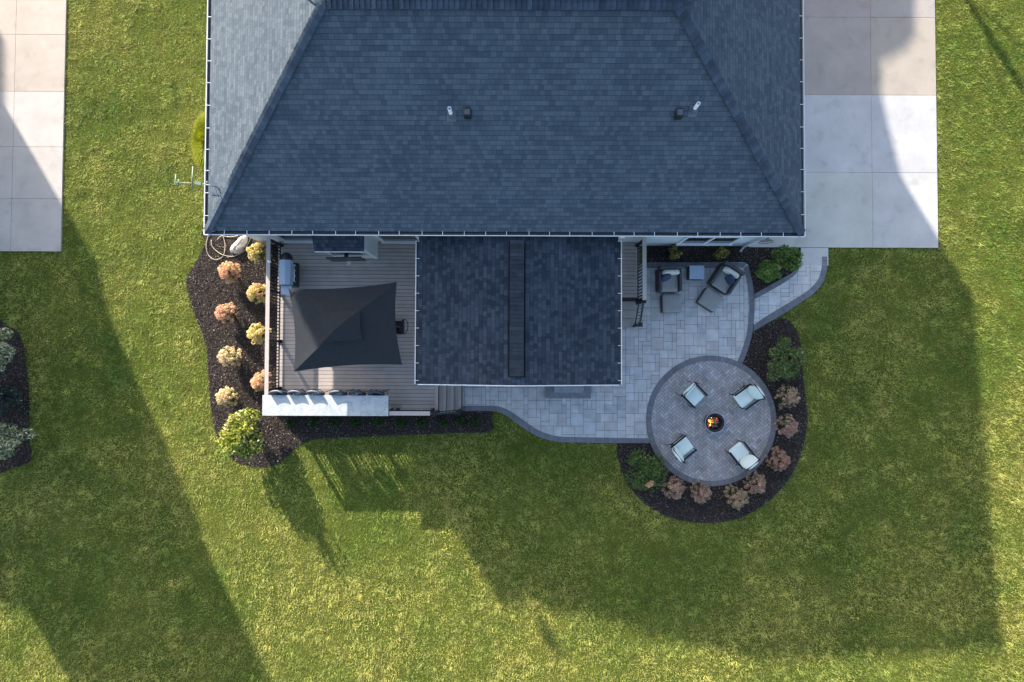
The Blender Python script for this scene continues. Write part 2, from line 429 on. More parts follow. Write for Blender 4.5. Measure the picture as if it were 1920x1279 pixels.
# the round terrace
mb = MB(); mb.lathe([(RO, 0), (RO, .07)], CIRC[0], CIRC[1], 96)
mb.add([(CIRC[0]+RO*math.cos(2*math.pi*k/96), CIRC[1]+RO*math.sin(2*math.pi*k/96), .07) for k in range(96)], [tuple(range(96))])
tag(mb.build('terrace_base', 'joint_sand'), None, None, kind='structure')
mb = MB()
u = .105; s2 = math.sqrt(.5); rects = []
for a in range(-30, 31):
    for k in range(-16, 17):
        # herringbone of 1x2 bricks laid at 45 degrees
        for (bx, by, wx, wy) in ((a+4*k, a, 2, 1), (a+4*k+2, a-1, 1, 2)):
            gp = .05
            cs = [(bx+gp, by+gp), (bx+wx-gp, by+gp), (bx+wx-gp, by+wy-gp), (bx+gp, by+wy-gp)]
            cs = [(CIRC[0]+u*(x*s2-y*s2), CIRC[1]+u*(x*s2+y*s2)) for x, y in cs]
            if min(math.dist(c, CIRC) for c in cs) < RI: rects.append(cs)
for cs in rects:
    p = clip_rect(circ_i, cs)
    if len(p) >= 3:
        base_ = random.choice([HERR, HERR, (.35,.35,.365), (.27,.26,.26), (.315,.29,.28)])
        mb.add([(q[0], q[1], .076) for q in p], [tuple(range(len(p)))], pcol(base_, .14))
co = [(CIRC[0]+RO*math.cos(2*math.pi*k/96), CIRC[1]+RO*math.sin(2*math.pi*k/96)) for k in range(96)]
border(mb, co, circ_i, .08, EDGE, .105, True)
tag(mb.build('round_terrace', 'paver'), None, None, kind='structure')
# path to the driveway
PO = smooth_line(QL([(1551,481),(1551,500),(1549,514),(1542,532),(1525,551),(1502,567),(1477,584),(1446,602),(1414,621)], .06), .1)
PI_ = smooth_line(QL([(1541,481),(1541,498),(1539,510),(1533,526),(1517,543),(1495,558),(1470,573),(1440,591),(1414,609)], .06), .1)
IO = smooth_line(QL([(1499,481),(1497,490),(1493,502),(1485,512),(1465,523),(1440,537),(1413,552)], .06), .1)
II = smooth_line(QL([(1503,481),(1501,492),(1498,506),(1489,517),(1469,531),(1443,546),(1413,562)], .06), .1)
PATH = ccw(PO+IO[::-1])
tag(poly_sheet('x', PATH, .046, 'joint_sand', (1,1,1), .045).build('path_base', 'joint_sand'), None, None, kind='structure')
mb = MB(); paved(mb, PATH, ashlar(9, 13, .2, 4, .165), .054, (.47, .465, .46))
border(mb, PO, PI_, .062, EDGE); border(mb, IO, II, .062, EDGE)
tag(mb.build('path', 'paver'), None, None, kind='structure')

# driveways: slabs with open joints over a dark base
def slabs(name, cells, z=.06):
    mb = MB()
    for pts, c in cells:
        pts = ccw(pts); cx = sum(p[0] for p in pts)/len(pts); cy = sum(p[1] for p in pts)/len(pts)
        q = []
        for x, y in pts: d = math.dist((x, y), (cx, cy)); k = .007/d*1.2; q.append((x+(cx-x)*k, y+(cy-y)*k))
        n_ = len(q)
        mb.add([(x, y, z) for x, y in q]+[(x, y, 0) for x, y in q], [tuple(range(n_))]+[(i, i+n_, (i+1) % n_+n_, (i+1) % n_) for i in range(n_)], c)
    return tag(mb.build(name, 'concrete'), None, None, kind='structure')
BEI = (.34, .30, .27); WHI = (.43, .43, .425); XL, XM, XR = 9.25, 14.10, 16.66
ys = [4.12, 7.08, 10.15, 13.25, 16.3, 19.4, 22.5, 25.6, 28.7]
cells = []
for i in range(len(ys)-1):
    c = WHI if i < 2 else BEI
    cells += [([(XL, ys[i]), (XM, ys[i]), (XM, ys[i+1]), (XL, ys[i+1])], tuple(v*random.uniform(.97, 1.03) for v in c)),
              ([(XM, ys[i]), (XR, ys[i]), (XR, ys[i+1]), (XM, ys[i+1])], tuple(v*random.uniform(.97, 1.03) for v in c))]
cells.append(([(11.28, 3.42), (12.36, 3.42), (12.36, 4.11), (11.28, 4.11)], WHI))
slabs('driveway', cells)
mb = MB(); mb.box(XL+.02, XR-.02, 4.14, 28.6, .0, .03); tag(mb.build('driveway_base', 'joint_sand'), None, None, kind='structure')
ys = [3.86, 5.93, 7.98, 10.18, 12.45, 15, 18, 21, 24]; cells = []
for i in range(len(ys)-1):
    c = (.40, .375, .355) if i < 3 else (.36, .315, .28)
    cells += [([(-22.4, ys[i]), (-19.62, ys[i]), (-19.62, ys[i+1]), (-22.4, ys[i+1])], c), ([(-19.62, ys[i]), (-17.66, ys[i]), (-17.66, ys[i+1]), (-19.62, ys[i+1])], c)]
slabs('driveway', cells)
mb = MB(); mb.box(-22.38, -17.68, 3.88, 23.9, .0, .03); tag(mb.build('driveway_base', 'joint_sand'), None, None, kind='structure')
NEIGH_BED = QL([(-60,600),(20,612),(42,640),(52,700),(56,760),(55,820),(60,860),(30,875),(-60,880)])
NB = smooth_line(NEIGH_BED, .2, True)
tag(poly_sheet('x', NB, .03, 'mulch').build('garden_bed', 'mulch'), None, None, kind='structure')

# mulch chips
def chips(poly, dens, name='mulch_chips'):
    xs = [p[0] for p in poly]; ys_ = [p[1] for p in poly]
    n_ = int(dens*(max(xs)-min(xs))*(max(ys_)-min(ys_)))
    X = rng.uniform(min(xs), max(xs), n_); Y = rng.uniform(min(ys_), max(ys_), n_)
    k = inside(X+rng.normal(0, .04, n_), Y+rng.normal(0, .04, n_), poly) & ~inside(X, Y, PATIO) & ~inside(X, Y, PATH) & (np.hypot(X-CIRC[0], Y-CIRC[1]) > RO)
    k &= ~((X > -8.8) & (X < 4.7) & (Y > -2.1)) & (Y < 4.3) & ~((X > 9.1) & (X < 17) & (Y > 4.08))
    P = np.stack([X[k], Y[k], rng.uniform(.032, .075, k.sum())], 1); n_ = len(P)
    Nn = rng.normal(size=(n_, 3))*.6; Nn[:, 2] = 1
    V = quads(P, Nn, rng.uniform(.008, .024, n_), 1.7)
    b_ = np.exp(rng.normal(-2.75, .65, n_)); b_ = np.clip(b_, .015, .4)
    C = np.stack([b_*1.12, b_*.95, b_*.86], 1)
    hi = rng.random(n_) < .045; C[hi] = np.array([.46, .38, .30])*rng.uniform(.6, 1.2, (hi.sum(), 1))
    return tag(fastmesh(name, 'mulch_chip', V, 4, C), 'dark wood mulch chips covering a garden bed', 'mulch', kind='stuff')
for nm, p_ in (('left', BL), ('ring', BRG), ('wall', BTR), ('far', NB)):
    o = chips(p_, 1100)
    o['label'] = {'left': 'sunlit brown mulch chips in the bed along the left side of the deck', 'ring': 'dark mulch chips in the bed round the circular terrace', 'wall': 'dark mulch chips in the bed under the house window', 'far': 'dark mulch chips under the bushes at the far left edge'}[nm]

# grass blades
def field(X, Y, s, seed):
    r = np.random.default_rng(seed); o = np.zeros_like(X)
    for k in range(14):
        f = s*r.uniform(.5, 2.2); a = r.uniform(0, 2*math.pi); ph = r.uniform(0, 6.28)
        o += np.sin((X*math.cos(a)+Y*math.sin(a))*f+ph+1.5*np.sin((X*math.sin(a)-Y*math.cos(a))*f*.7+ph*2))
    return o/3.7
NBL = 1000000
X = rng.uniform(-20.9, 20.9, NBL); Y = rng.uniform(-13.8, 14.4, NBL)
nc = 26000; cxs = rng.uniform(-21, 21, nc); cys = rng.uniform(-14, 14.6, nc)      # tufts gather part of the blades
half = NBL*6//20; pick = rng.integers(0, nc, half)
X[:half] = cxs[pick]+rng.normal(0, .06, half); Y[:half] = cys[pick]+rng.normal(0, .06, half)
tuft = np.full(NBL, -1); tuft[:half] = pick
Xj = X+rng.normal(0, .022, NBL); Yj = Y+rng.normal(0, .022, NBL)
blk = inside(Xj, Yj, BL) | inside(Xj, Yj, BRG) | inside(X, Y, BTR) | inside(X, Y, PATIO) | inside(X, Y, PATH) | inside(X, Y, NB)
blk |= (np.hypot(X-CIRC[0], Y-CIRC[1]) < RO) | ((X > XL) & (X < XR) & (Y > 4.12)) | ((X < -17.66) & (Y > 3.86)) | ((X > 11.28) & (X < 12.36) & (Y > 3.42) & (Y < 4.2))
blk |= ((X > -9.75) & (X < 9.3) & (Y > 3.9)) | ((X > -8.8) & (X < 4.7) & (Y > -2.2) & (Y < 4.2))
X = X[~blk]; Y = Y[~blk]; tuft = tuft[~blk]; n_ = len(X)
taz = rng.uniform(0, 2*math.pi, nc+1); tb = rng.normal(0, 1, nc+1); th_ = rng.uniform(.8, 1.6, nc+1); th_[-1] = .75
az = np.where(tuft >= 0, taz[tuft]+rng.normal(0, .7, n_), rng.uniform(0, 2*math.pi, n_)); ln = rng.uniform(.6, 2.2, n_)
h = rng.uniform(.03, .065, n_)*th_[tuft]*(1+.2*field(X, Y, 2.5, 3))
dx = np.cos(az)*h*ln; dy = np.sin(az)*h*ln; wd = rng.uniform(.006, .013, n_)
B = np.stack([X, Y, np.zeros(n_)], 1)
sx = np.stack([-np.sin(az)*wd, np.cos(az)*wd, np.zeros(n_)], 1)
V = np.stack([B-sx, B+sx, B+np.stack([dx, dy, h], 1)], 1)
tb[-1] = -.3
t = field(X, Y, .45, 5)*.85+field(X, Y, 1.5, 6)*.6+field(X, Y, 6, 16)*.3+tb[tuft]*.2+rng.normal(0, .4, n_)
t = 1/(1+np.exp(-(t*1.3)))
C_mow = .04*np.sign(np.sin(X*2*math.pi/1.1))*(X < -10)
south = np.clip((-Y)/12, 0, 1)*.15
t = np.clip(t+south-.04+C_mow, 0, 1)[:, None]
C = np.array([.112, .200, .034])*(1-t)+np.array([.43, .41, .115])*t
C *= 1.06*np.exp(rng.normal(0, .24, n_)+tb[tuft]*.07)[:, None]*(1+.13*field(X, Y, 7, 8)+.12*field(X, Y, 3, 18))[:, None]
dry = rng.random(n_) < .04+.04*np.clip(field(X, Y, .8, 21), 0, 2); C[dry] = np.array([.42, .36, .17])*rng.uniform(.6, 1.1, (dry.sum(), 1))
tag(fastmesh('grass', 'grass_blade', V, 3, C), 'short green lawn grass round the house', 'grass', kind='stuff')

# ================= HOUSE =================
house = thing('house', 'large house with blue grey shingled hip roof and white gutters', 'house', (0, 6, 0))
def local(o, root=None):
    root = root or house
    o.parent = root; o.matrix_parent_inverse = Matrix.Translation(root.location).inverted(); return o
EX0, EX1, EY, EZ = -9.93, 9.42, 3.90, 3.40
RX0, RX1, RY, RZ = -4.95, 4.26, 9.07, 6.85
YB = 14.2
wl = MB()
wl.box(-9.66, 9.15, WALL_Y, YB-.3, 0, 3.30)
local(wl.build('wall', 'siding'))
rm = MB()
def uvquad(mb, pts, origin, U, Vv):
    mb.add(pts, [tuple(range(len(pts)))])
def build_uv(mb, name, m, parent, faces_uv):
    o = mb.build(name, m); me = o.data; uvl = me.uv_layers.new(name='UVMap'); k = 0
    for p, uvs in zip(me.polygons, faces_uv):
        for i in range(len(p.vertices)): uvl.data[p.loop_start+i].uv = uvs[i]
    if parent: o.parent = parent; o.matrix_parent_inverse = Matrix.Translation(parent.location).inverted()
    return o
def plane_uv(pts, o, U, off=(0, 0)):
    "u along the eave, v up the slope"
    o = Vector(o); U = Vector(U).normalized(); P = [Vector(p) for p in pts]
    n_ = (P[1]-P[0]).cross(P[2]-P[0]).normalized(); Vv = n_.cross(U)
    if Vv.z < 0: Vv = -Vv
    return [((p-o).dot(U)+off[0], (p-o).dot(Vv)+off[1]) for p in P]
A = (EX0, EY, EZ); Bp = (EX1, EY, EZ); C1 = (EX1, YB, EZ); D1 = (EX0, YB, EZ); R0 = (RX0, RY, RZ); R1 = (RX1, RY, RZ)
faces = [([A, Bp, R1, R0], A, (1, 0, 0), (0, 0)), ([Bp, C1, R1], Bp, (0, 1, 0), (50, 3)), ([D1, A, R0], A, (0, 1, 0), (90, 7)), ([C1, D1, R0, R1], D1, (1, 0, 0), (30, 11))]
uvs = []
for pts, o_, U, off in faces: rm.add(pts, [tuple(range(len(pts)))]); uvs.append(plane_uv(pts, o_, U, off))
# underside board
rm.add([A, D1, C1, Bp], [(0, 1, 2, 3)]); rm.v[-4:] = [(x, y, z-.12) for x, y, z in rm.v[-4:]]; uvs.append([(0, 0)]*4)
roof = build_uv(rm, 'roof', 'roof_shingle', house, uvs)
def caps(mb, a, b, wd=.30, step=.145, drop=.05, th=.02, start=0):
    "overlapping cap shingles from low point a to high point b"
    a = Vector(a); b = Vector(b); d = b-a; L = d.length; d.normalize(); sx = d.cross(Vector((0, 0, 1))).normalized(); up = sx.cross(d).normalized()
    k = start
    while k < L:
        p = a+d*k; e = a+d*min(L, k+step*1.25)
        hh0 = up*(.068+random.uniform(0, .010)); hh1 = up*.035
        c = random.uniform(.75, 1.2); w2 = wd/2*random.uniform(.96, 1.04)
        dn = Vector((0, 0, -drop))
        vs = [p-sx*w2+dn+hh0, p+hh0, p+sx*w2+dn+hh0, e-sx*w2+dn+hh1, e+hh1, e+sx*w2+dn+hh1,
              p-sx*w2+dn+hh0-up*th, p+hh0-up*th, p+sx*w2+dn+hh0-up*th]
        mb.add(vs, [(0, 1, 4, 3), (1, 2, 5, 4), (6, 7, 1, 0), (7, 8, 2, 1)], (c, c, c)); k += step
for a_, b_ in ((A, R0), (Bp, R1), (D1, R0), (C1, R1)):
    mb = MB(); caps(mb, a_, b_); mb.build('hip_cap', 'cap_shingle', roof)
mb = MB(); caps(mb, R1, R0, .34); mb.build('ridge_cap', 'cap_shingle', roof)
def sub(o, parent, root=None):
    "sub-part of a part whose own origin is the world's"
    o.parent = parent; return o
# gutters: dark trough, bright outer lip, hangers
gut = MB()
def gutter(mb, a, b, out, zt, wd=.12, h=.11):
    a = Vector((*a, zt)); b = Vector((*b, zt)); o = Vector((*out, 0)); d = (b-a).normalized()
    def strip(p0, p1, q0, q1): mb.add([p0, p1, q1, q0], [(0, 1, 2, 3)])
    dz = Vector((0, 0, -h))
    mb.bar(a+o*wd, b+o*wd, .026, .02)
    mb.add([a+o*wd, b+o*wd, b+o*wd*.75+dz, a+o*wd*.75+dz], [(0, 1, 2, 3)]); mb.add([a+dz, b+dz, b+o*wd*.75+dz, a+o*wd*.75+dz], [(0, 1, 2, 3)])
gz = EZ-.01
gutter(gut, (EX0-.13, EY), (EX1+.13, EY), (0, -1), gz)
gutter(gut, (EX0, EY-.13), (EX0, YB), (-1, 0), gz)
gutter(gut, (EX1, EY-.13), (EX1, YB), (1, 0), gz)
gobj = local(gut.build('gutter', 'white_trim'))
gi = MB(); gi.box(EX0-.10, EX1+.10, EY-.11, EY-.005, gz-.105, gz-.05); gi.box(EX0-.11, EX0-.005, EY-.005, YB, gz-.104, gz-.05); gi.box(EX1+.005, EX1+.11, EY-.005, YB, gz-.104, gz-.05)
sub(gi.build('trough', 'gutter_inside'), gobj)
hb = MB(); hb.box(-.009, .009, -.13, .02, 0, .012); h0 = hb.build('hanger', 'white_trim')
first = True
def hanger(x, y, rz, z, par, root=None):
    global first
    o = h0 if first else h0.copy()
    if not first: col.objects.link(o)
    first = False
    o.location = (x, y, z); o.rotation_euler = (0, 0, rz); sub(o, par, root)
x = EX0+.55
while x < EX1: hanger(x, EY, 0, gz+.008, gobj); x += .70+random.uniform(-.05, .06)
y = EY+.5
while y < 12.2: hanger(EX0, y, -math.pi/2, gz+.008, gobj); hanger(EX1, y+.1, math.pi/2, gz+.008, gobj); y += .72+random.uniform(-.03, .03)
# rear windows and doors
def window(x0, x1, z0, z1, panes, y=WALL_Y, fw=.09):
    fr_ = MB(); fr_.box(x0, x1, y-.05, y-.002, z1-fw, z1); fr_.box(x0-.03, x1+.03, y-.10, y-.002, z0-.02, z0+fw)
    n_ = panes; wdt = (x1-x0-fw*(n_+1))/n_
    for i in range(n_+1): xx = x0+i*(wdt+fw); fr_.box(xx, xx+fw, y-.05, y-.002, z0+fw, z1-fw)
    f = local(fr_.build('window', 'white_trim'))
    for i in range(n_):
        xx = x0+fw+i*(wdt+fw); p = MB(); p.box(xx, xx+wdt, y-.02, y-.004, z0+fw, z1-fw); sub(p.build('pane', 'glass'), f)
window(6.27, 8.32, .55, 1.75, 2)
window(-8.55, -7.0, DECK_Z+.05, 2.75, 1)
window(-4.9, -3.4, DECK_Z+.05, 2.75, 1)
window(-1.2, 1.2, DECK_Z+.05, 2.75, 2)
# bump-out with its little shingled roof
bo = MB(); bo.box(-6.60, -5.08, 3.52, WALL_Y-.001, DECK_Z+.004, 2.6); local(bo.build('chimney_bay', 'siding'))
br = MB(); p4 = [(-6.75, 3.40, 2.62), (-5.06, 3.40, 2.62), (-5.06, WALL_Y-.002, 3.02), (-6.75, WALL_Y-.002, 3.02)]
br.add(p4, [(0, 1, 2, 3)]); u4 = [plane_uv(p4, p4[0], (1, 0, 0))]
br.add([p4[0], p4[1], (-5.06, 3.40, 2.57), (-6.75, 3.40, 2.57)], [(3, 2, 1, 0)]); u4.append([(0, 0)]*4)
br.add([p4[1], p4[2], (-5.06, WALL_Y-.002, 2.57), (-5.06, 3.40, 2.57)], [(3, 2, 1, 0)]); u4.append([(0, 0)]*4)
br.add([(-6.75, 3.4, 2.57), (-5.06, 3.4, 2.57), (-5.06, WALL_Y-.002, 2.57), (-6.75, WALL_Y-.002, 2.57)], [(3, 2, 1, 0)]); u4.append([(0, 0)]*4)
br.add([p4[0], p4[3], (-6.75, WALL_Y-.002, 2.57), (-6.75, 3.40, 2.57)], [(0, 1, 2, 3)]); u4.append([(0, 0)]*4)
build_uv(br, 'bay_roof', 'porch_shingle', house, u4)
tm = MB(); tm.box(-6.74, -5.07, 3.375, 3.398, 2.54, 2.61); tm.box(-6.60, -6.50, 3.49, 3.518, DECK_Z+.01, 2.56); tm.box(-5.18, -5.08, 3.49, 3.518, DECK_Z+.01, 2.56)
local(tm.build('bay_trim', 'white_trim'))
# covered porch roof (gable, ridge running away from the house)
PX0, PX1, PY0, PY1, PZ, PR = -3.17, 3.60, -1.10, 4.16, 2.70, 3.28; PM = .15
pr = MB(); L_ = [(PX0, PY1, PZ), (PX0, PY0, PZ), (PM, PY0, PR), (PM, PY1, PR)]; Rr = [(PM, PY1, PR), (PM, PY0, PR), (PX1, PY0, PZ), (PX1, PY1, PZ)]
pr.add(L_, [(0, 1, 2, 3)]); pr.add(Rr, [(0, 1, 2, 3)])
pr.add([(PX0, PY0, PZ), (PX1, PY0, PZ), (PM, PY0, PR)], [(0, 1, 2)]); 
pr.add([(PX0, PY0, PZ-.03), (PX1, PY0, PZ-.03), (PX1, PY1, PZ-.03), (PX0, PY1, PZ-.03)], [(3, 2, 1, 0)])
proof = build_uv(pr, 'porch_roof', 'porch_shingle', house, [plane_uv(L_, L_[0], (0, 1, 0), (3, 0)), plane_uv(Rr, Rr[2], (0, 1, 0), (40, 0)), [(0, 0)]*3, [(0, 0)]*4])
rv = MB(); y = -.80
while y < 3.6:
    c = random.uniform(.8, 1.15)
    rv.box(PM-.235, PM+.235, y, y+.128, PR+.0, PR+.075, (c,)*3); y += .135
rv.box(PM-.27, PM+.27, -.82, 3.62, PR-.06, PR+.02, (.2,)*3)
sub(rv.build('ridge_vent', 'vent_shingle'), proof)
pt = MB(); pt.bar((PX0, PY0-.012, PZ-.02), (PM, PY0-.012, PR-.02), .03, .10); pt.bar((PM, PY0-.012, PR-.02), (PX1, PY0-.012, PZ-.02), .03, .10)
pt.box(PX0+.1, PX1-.1, PY0+.05, PY0+.2, PZ-.28, PZ-.04); sub(pt.build('fascia', 'white_trim'), proof)
pg = MB(); gutter(pg, (PX0, PY0), (PX0, 3.76), (-1, 0), PZ-.01, .10); pg2 = MB(); gutter(pg2, (PX1, PY0), (PX1, 3.76), (1, 0), PZ-.01, .10)
pgo = local(pg.build('porch_gutter', 'white_trim')); pgo2 = local(pg2.build('porch_gutter', 'white_trim'))
gi = MB(); gi.box(PX0-.09, PX0-.004, PY0, 3.76, PZ-.10, PZ-.05); sub(gi.build('trough', 'gutter_inside'), pgo); gi = MB(); gi.box(PX1+.004, PX1+.09, PY0, 3.76, PZ-.10, PZ-.05); sub(gi.build('trough', 'gutter_inside'), pgo2)
y = PY0+.12
while y < 3.75: hanger(PX0, y, -math.pi/2, PZ-.002, pgo); hanger(PX1, y+.02, math.pi/2, PZ-.002, pgo2); y += .59
for xx in (PX0+.25, PX1-.25):
    for yy, zb in ((PY0+.22, .06),):
        po = MB(); po.box(xx-.09, xx+.09, yy-.09, yy+.09, zb, PZ-.28); po.box(xx-.12, xx+.12, yy-.12, yy+.12, zb, zb+.2); local(po.build('porch_post', 'white_trim'))
# vents on the main slope
def on_slope(px, py):
    lo, hi = 3.4, 6.85
    for _ in range(30):
        z = (lo+hi)/2; x, y = Q(px, py, z); zr = EZ+(y-EY)*(RZ-EZ)/(RY-EY)
        if zr > z: lo = z
        else: hi = z
    return x, y, z
for px, py in ((846, 216), (1300, 207)):
    x, y, z = on_slope(px, py); v = MB(); v.lathe([(.055, z-.1), (.055, z+.42), (.043, z+.42), (.043, z+.1)], x, y, 16)
    o = local(v.build('vent_pipe', 'pvc')); v = MB()
    v.lathe([(.10, z-.05), (.075, z+.10), (.056, z+.14)], x, y, 16)
    sl = (RZ-EZ)/(RY-EY); v.add([(x-.13, y-.15, z-.15*sl+.02), (x+.13, y-.15, z-.15*sl+.02), (x+.12, y+.10, z+.10*sl+.02), (x-.12, y+.10, z+.10*sl+.02)], [(0, 1, 2, 3)])
    sub(v.build('flashing', 'roof_metal'), o)
for px, py in ((877, 214), (1272, 215)):
    x, y, z = on_slope(px, py); v = MB(); v.box(x-.11, x+.11, y-.12, y+.12, z-.1, z+.17); o = local(v.build('roof_vent', 'grill_black', bevel=.03))
    v = MB(); v.box(x-.075, x+.075, y-.085, y+.07, z+.165, z+.178); sub(v.build('vent_hood', 'roof_metal', bevel=.01), o)
# downspout
v = MB(); v.tube([(9.02, 3.84, 3.28), (8.95, 4.07, 3.05), (8.95, 4.10, .30), (8.90, 3.95, .10)], .05, 10); local(v.build('downspout', 'white_trim'))
# added unseen block beyond the ridge, outlined to cast the big lawn shadow
def block(mb, poly, z0, z1):
    poly = ccw(poly); n_ = len(poly)
    mb.add([(x, y, z0) for x, y in poly]+[(x, y, z1) for x, y in poly], [(i, (i+1) % n_, (i+1) % n_+n_, i+n_) for i in range(n_)]+[tuple(range(n_, 2*n_)), tuple(range(n_-1, -1, -1))])
def src(px, py, z):
    "plan position of an edge at height z whose shadow tip falls at this spot of the ground"
    x, y = Q(px, py, 0); L = z/math.tan(SUN_EL); return (x-SX*L, y-SY*L)
FZ = 10.6
def src_uv(u_, v_, z):
    x_, y_ = (.858*u_+.514*v_)/48, -(-.514*u_+.858*v_)/48; L = z/math.tan(SUN_EL); return (x_-SX*L, y_-SY*L)
front = [src(1880, 1222, FZ), src(1430, 1240, FZ), src_uv(24, 650, FZ), src_uv(24, 330, FZ), src(1400, -200, FZ), src(1718, -160, FZ), src(1718, 75, FZ), src(1700, 105, FZ), src(1655, 125, FZ), src(1655, 190, FZ), src(1690, 330, FZ), src(1715, 415, FZ), src(1752, 463, FZ), src(1827, 560, FZ)]
fb = MB(); block(fb, front, .0, FZ-.25); local(fb.build('shadow_block_body', 'siding'))
cxm = sum(p[0] for p in front)/len(front); cym = sum(p[1] for p in front)/len(front)
fb = MB(); block(fb, front, FZ-.24, FZ); local(fb.build('shadow_block_cap', 'cap_shingle'))

# neighbouring house, left, beyond the frame
NZ = 9.0
nb = thing('house', 'tall grey neighbouring house left of the far driveway', 'house', (-30, 20, 0))
poly = [src(510, 1279, NZ), src(400, 1060, NZ), src(372, 975, NZ), src(208, 600, NZ), src(186, 500, NZ), src(118, 430, NZ), src(16, 258, NZ), src(16, 86, NZ), src(-40, 80, NZ), src(-400, 80, NZ), src(-400, 1130, NZ), src(0, 1140, NZ), src(78, 1150, NZ), src(130, 1279, NZ), src(200, 1400, NZ)]
v = MB(); block(v, poly, 0, NZ-.25); local(v.build('wall', 'siding'), nb)
v = MB(); block(v, poly, NZ-.24, NZ); local(v.build('roof', 'cap_shingle'), nb)

# ================= DECK =================
deck = thing('deck', 'raised taupe board deck with black baluster rails behind the house', 'deck', (-4, 1, 0))
D0x, D1x, Dy0, Dy1, DyM = -8.82, 4.80, -2.32, WALL_Y-.002, 1.95
bd = MB(); y = Dy1-.14
while y > Dy0-.001:
    x0, x1 = D0x, (-2.90 if y < -1.0 else (-1.2 if y < DyM else D1x))
    xx = x0; first_len = random.uniform(3, 4.8)
    while xx < x1-.01:
        xe = min(x1, xx+first_len); first_len = 4.88
        if x1-xe < .6: xe = x1
        c = random.uniform(.93, 1.07); bd.box(xx+.002, xe-.002, y, y+.126, DECK_Z-.03, DECK_Z, (c, c*.995, c*.985)); xx = xe
    y -= .14
bo_ = local(bd.build('decking', 'deck_board'), deck)
un = MB(); un.box(D0x+.02, -2.93, Dy0+.05, WALL_Y-.01, .0, DECK_Z-.035); un.box(-2.92, D1x-.02, DyM+.03, WALL_Y-.01, .0, DECK_Z-.036); un.box(-2.92, -1.25, -.98, DyM+.02, 0, DECK_Z-.037)
local(un.build('deck_skirt', 'dark_base'), deck)
# picture-frame edge boards
eb = MB(); eb.box(D0x-.03, D0x-.002, Dy0-.03, WALL_Y-.01, .12, DECK_Z+.003); eb.box(D0x-.002, -2.9, Dy0-.03, Dy0-.003, .12, DECK_Z+.003); eb.box(-2.898, -2.77, Dy0-.03, -1.0, .5, DECK_Z+.002)
local(eb.build('edge_board', 'rail_board'), deck)
for i in range(3):       # stair down to the right
    z1 = DECK_Z-.165*(i+1)-.0; v = MB(); xs_ = -2.768+i*.275
    for j in range(2): v.box(xs_+j*.138+.002, xs_+j*.138+.134, Dy0-.02, -.95, z1-.03, z1)
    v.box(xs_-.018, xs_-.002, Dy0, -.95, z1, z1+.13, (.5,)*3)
    local(v.build('step', 'deck_board'), deck)
for i in range(3):       # stair down towards the patio beside the porch
    z1 = DECK_Z-.165*(i+1); v = MB(); yy = DyM-.02-.02-i*.30
    for j in range(2): v.box(3.0, D1x-.02, yy-j*.15-.142, yy-j*.15-.006, z1-.03, z1, (.97,)*3)
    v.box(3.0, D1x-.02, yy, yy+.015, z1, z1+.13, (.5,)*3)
    local(v.build('step', 'deck_board'), deck)
v = MB(); v.box(3.0, D1x-.022, DyM-.92, DyM-.02, .0, .03); local(v.build('stair_base', 'dark_base'), deck)
bal = MB(); bal.box(-.018, .018, -.018, .018, 0, .88); bal0 = bal.build('baluster', 'black_metal'); bfirst = True
def rail(a, b, wide=.14, step=.12, posts=()):
    global bfirst
    a = Vector((*a, DECK_Z)); b = Vector((*b, DECK_Z)); d = (b-a); L = d.length; d.normalize()
    r = MB(); zz = Vector((0, 0, 1)); r.bar(a+zz*1.05, b+zz*1.05, wide, .028)
    ro = local(r.build('railing', 'rail_board'), deck)
    r = MB(); r.bar(a+zz*1.00, b+zz*1.00, .04, .035); r.bar(a+zz*.10, b+zz*.10, .04, .035); sub(r.build('rail_bar', 'black_metal'), ro, deck)
    k = step
    while k < L:
        o = bal0 if bfirst else bal0.copy()
        if not bfirst: col.objects.link(o)
        bfirst = False; p = a+d*k; o.location = (p.x, p.y, DECK_Z+.11); sub(o, ro, deck); k += step
    for t in posts:
        p = a+d*(L*t); r = MB(); r.box(p.x-.045, p.x+.045, p.y-.045, p.y+.045, DECK_Z, DECK_Z+1.03); r.box(p.x-.065, p.x+.065, p.y-.065, p.y+.065, DECK_Z, DECK_Z+.04)
        sub(r.build('post', 'black_metal'), ro, deck)
rail((-8.72, 4.10), (-8.72, -1.57), posts=(.02, .34, .66, .97))
rail((-4.36, -2.20), (-2.90, -2.20), wide=.15, posts=(.06, .96))
rail((4.72, 4.10), (4.72, 1.86), posts=(.03, .97))
def stair_rail(a, b):
    r = MB(); a = Vector(a); b = Vector(b); up = Vector((0, 0, .85)); r.bar(a+up, b+up, .06, .05); r.bar(a+up*.15, b+up*.15, .04, .035)
    for k in range(1, 7): p = a+(b-a)*k/7; r.bar(p+up*.12, p+up*.98, .018, .018)
    for p in (a, b): r.box(p.x-.05, p.x+.05, p.y-.05, p.y+.05, max(.05, p.z-.1), p.z+.9); r.box(p.x-.08, p.x+.08, p.y-.08, p.y+.08, p.z+.88, p.z+.92)
    local(r.build('stair_rail', 'black_metal'), deck)
stair_rail((-2.78, -2.25, DECK_Z), (-1.98, -2.25, .16)); stair_rail((4.74, 1.84, DECK_Z), (4.74, 1.02, .16))

# stone step before the porch
st = thing('stone_step', 'dark grey stone landing step with a lighter upper slab before the covered porch', 'step', (1.7, -1.5, .055))
v = MB(); x0, y0 = Q(1024, 747, .2); x1, y1 = Q(1108, 747, .2)
v.box(x0-1.7, x1-1.7, y0+1.5, .75, 0, .16); v.build('lower_tier', 'stone_step', st, bevel=.008)
v = MB(); v.box(x0-1.7+.30, x1-1.7-.30, y0+1.5+.24, .75, .162, .32); v.build('upper_tier', 'stone_step_light', st, bevel=.008)

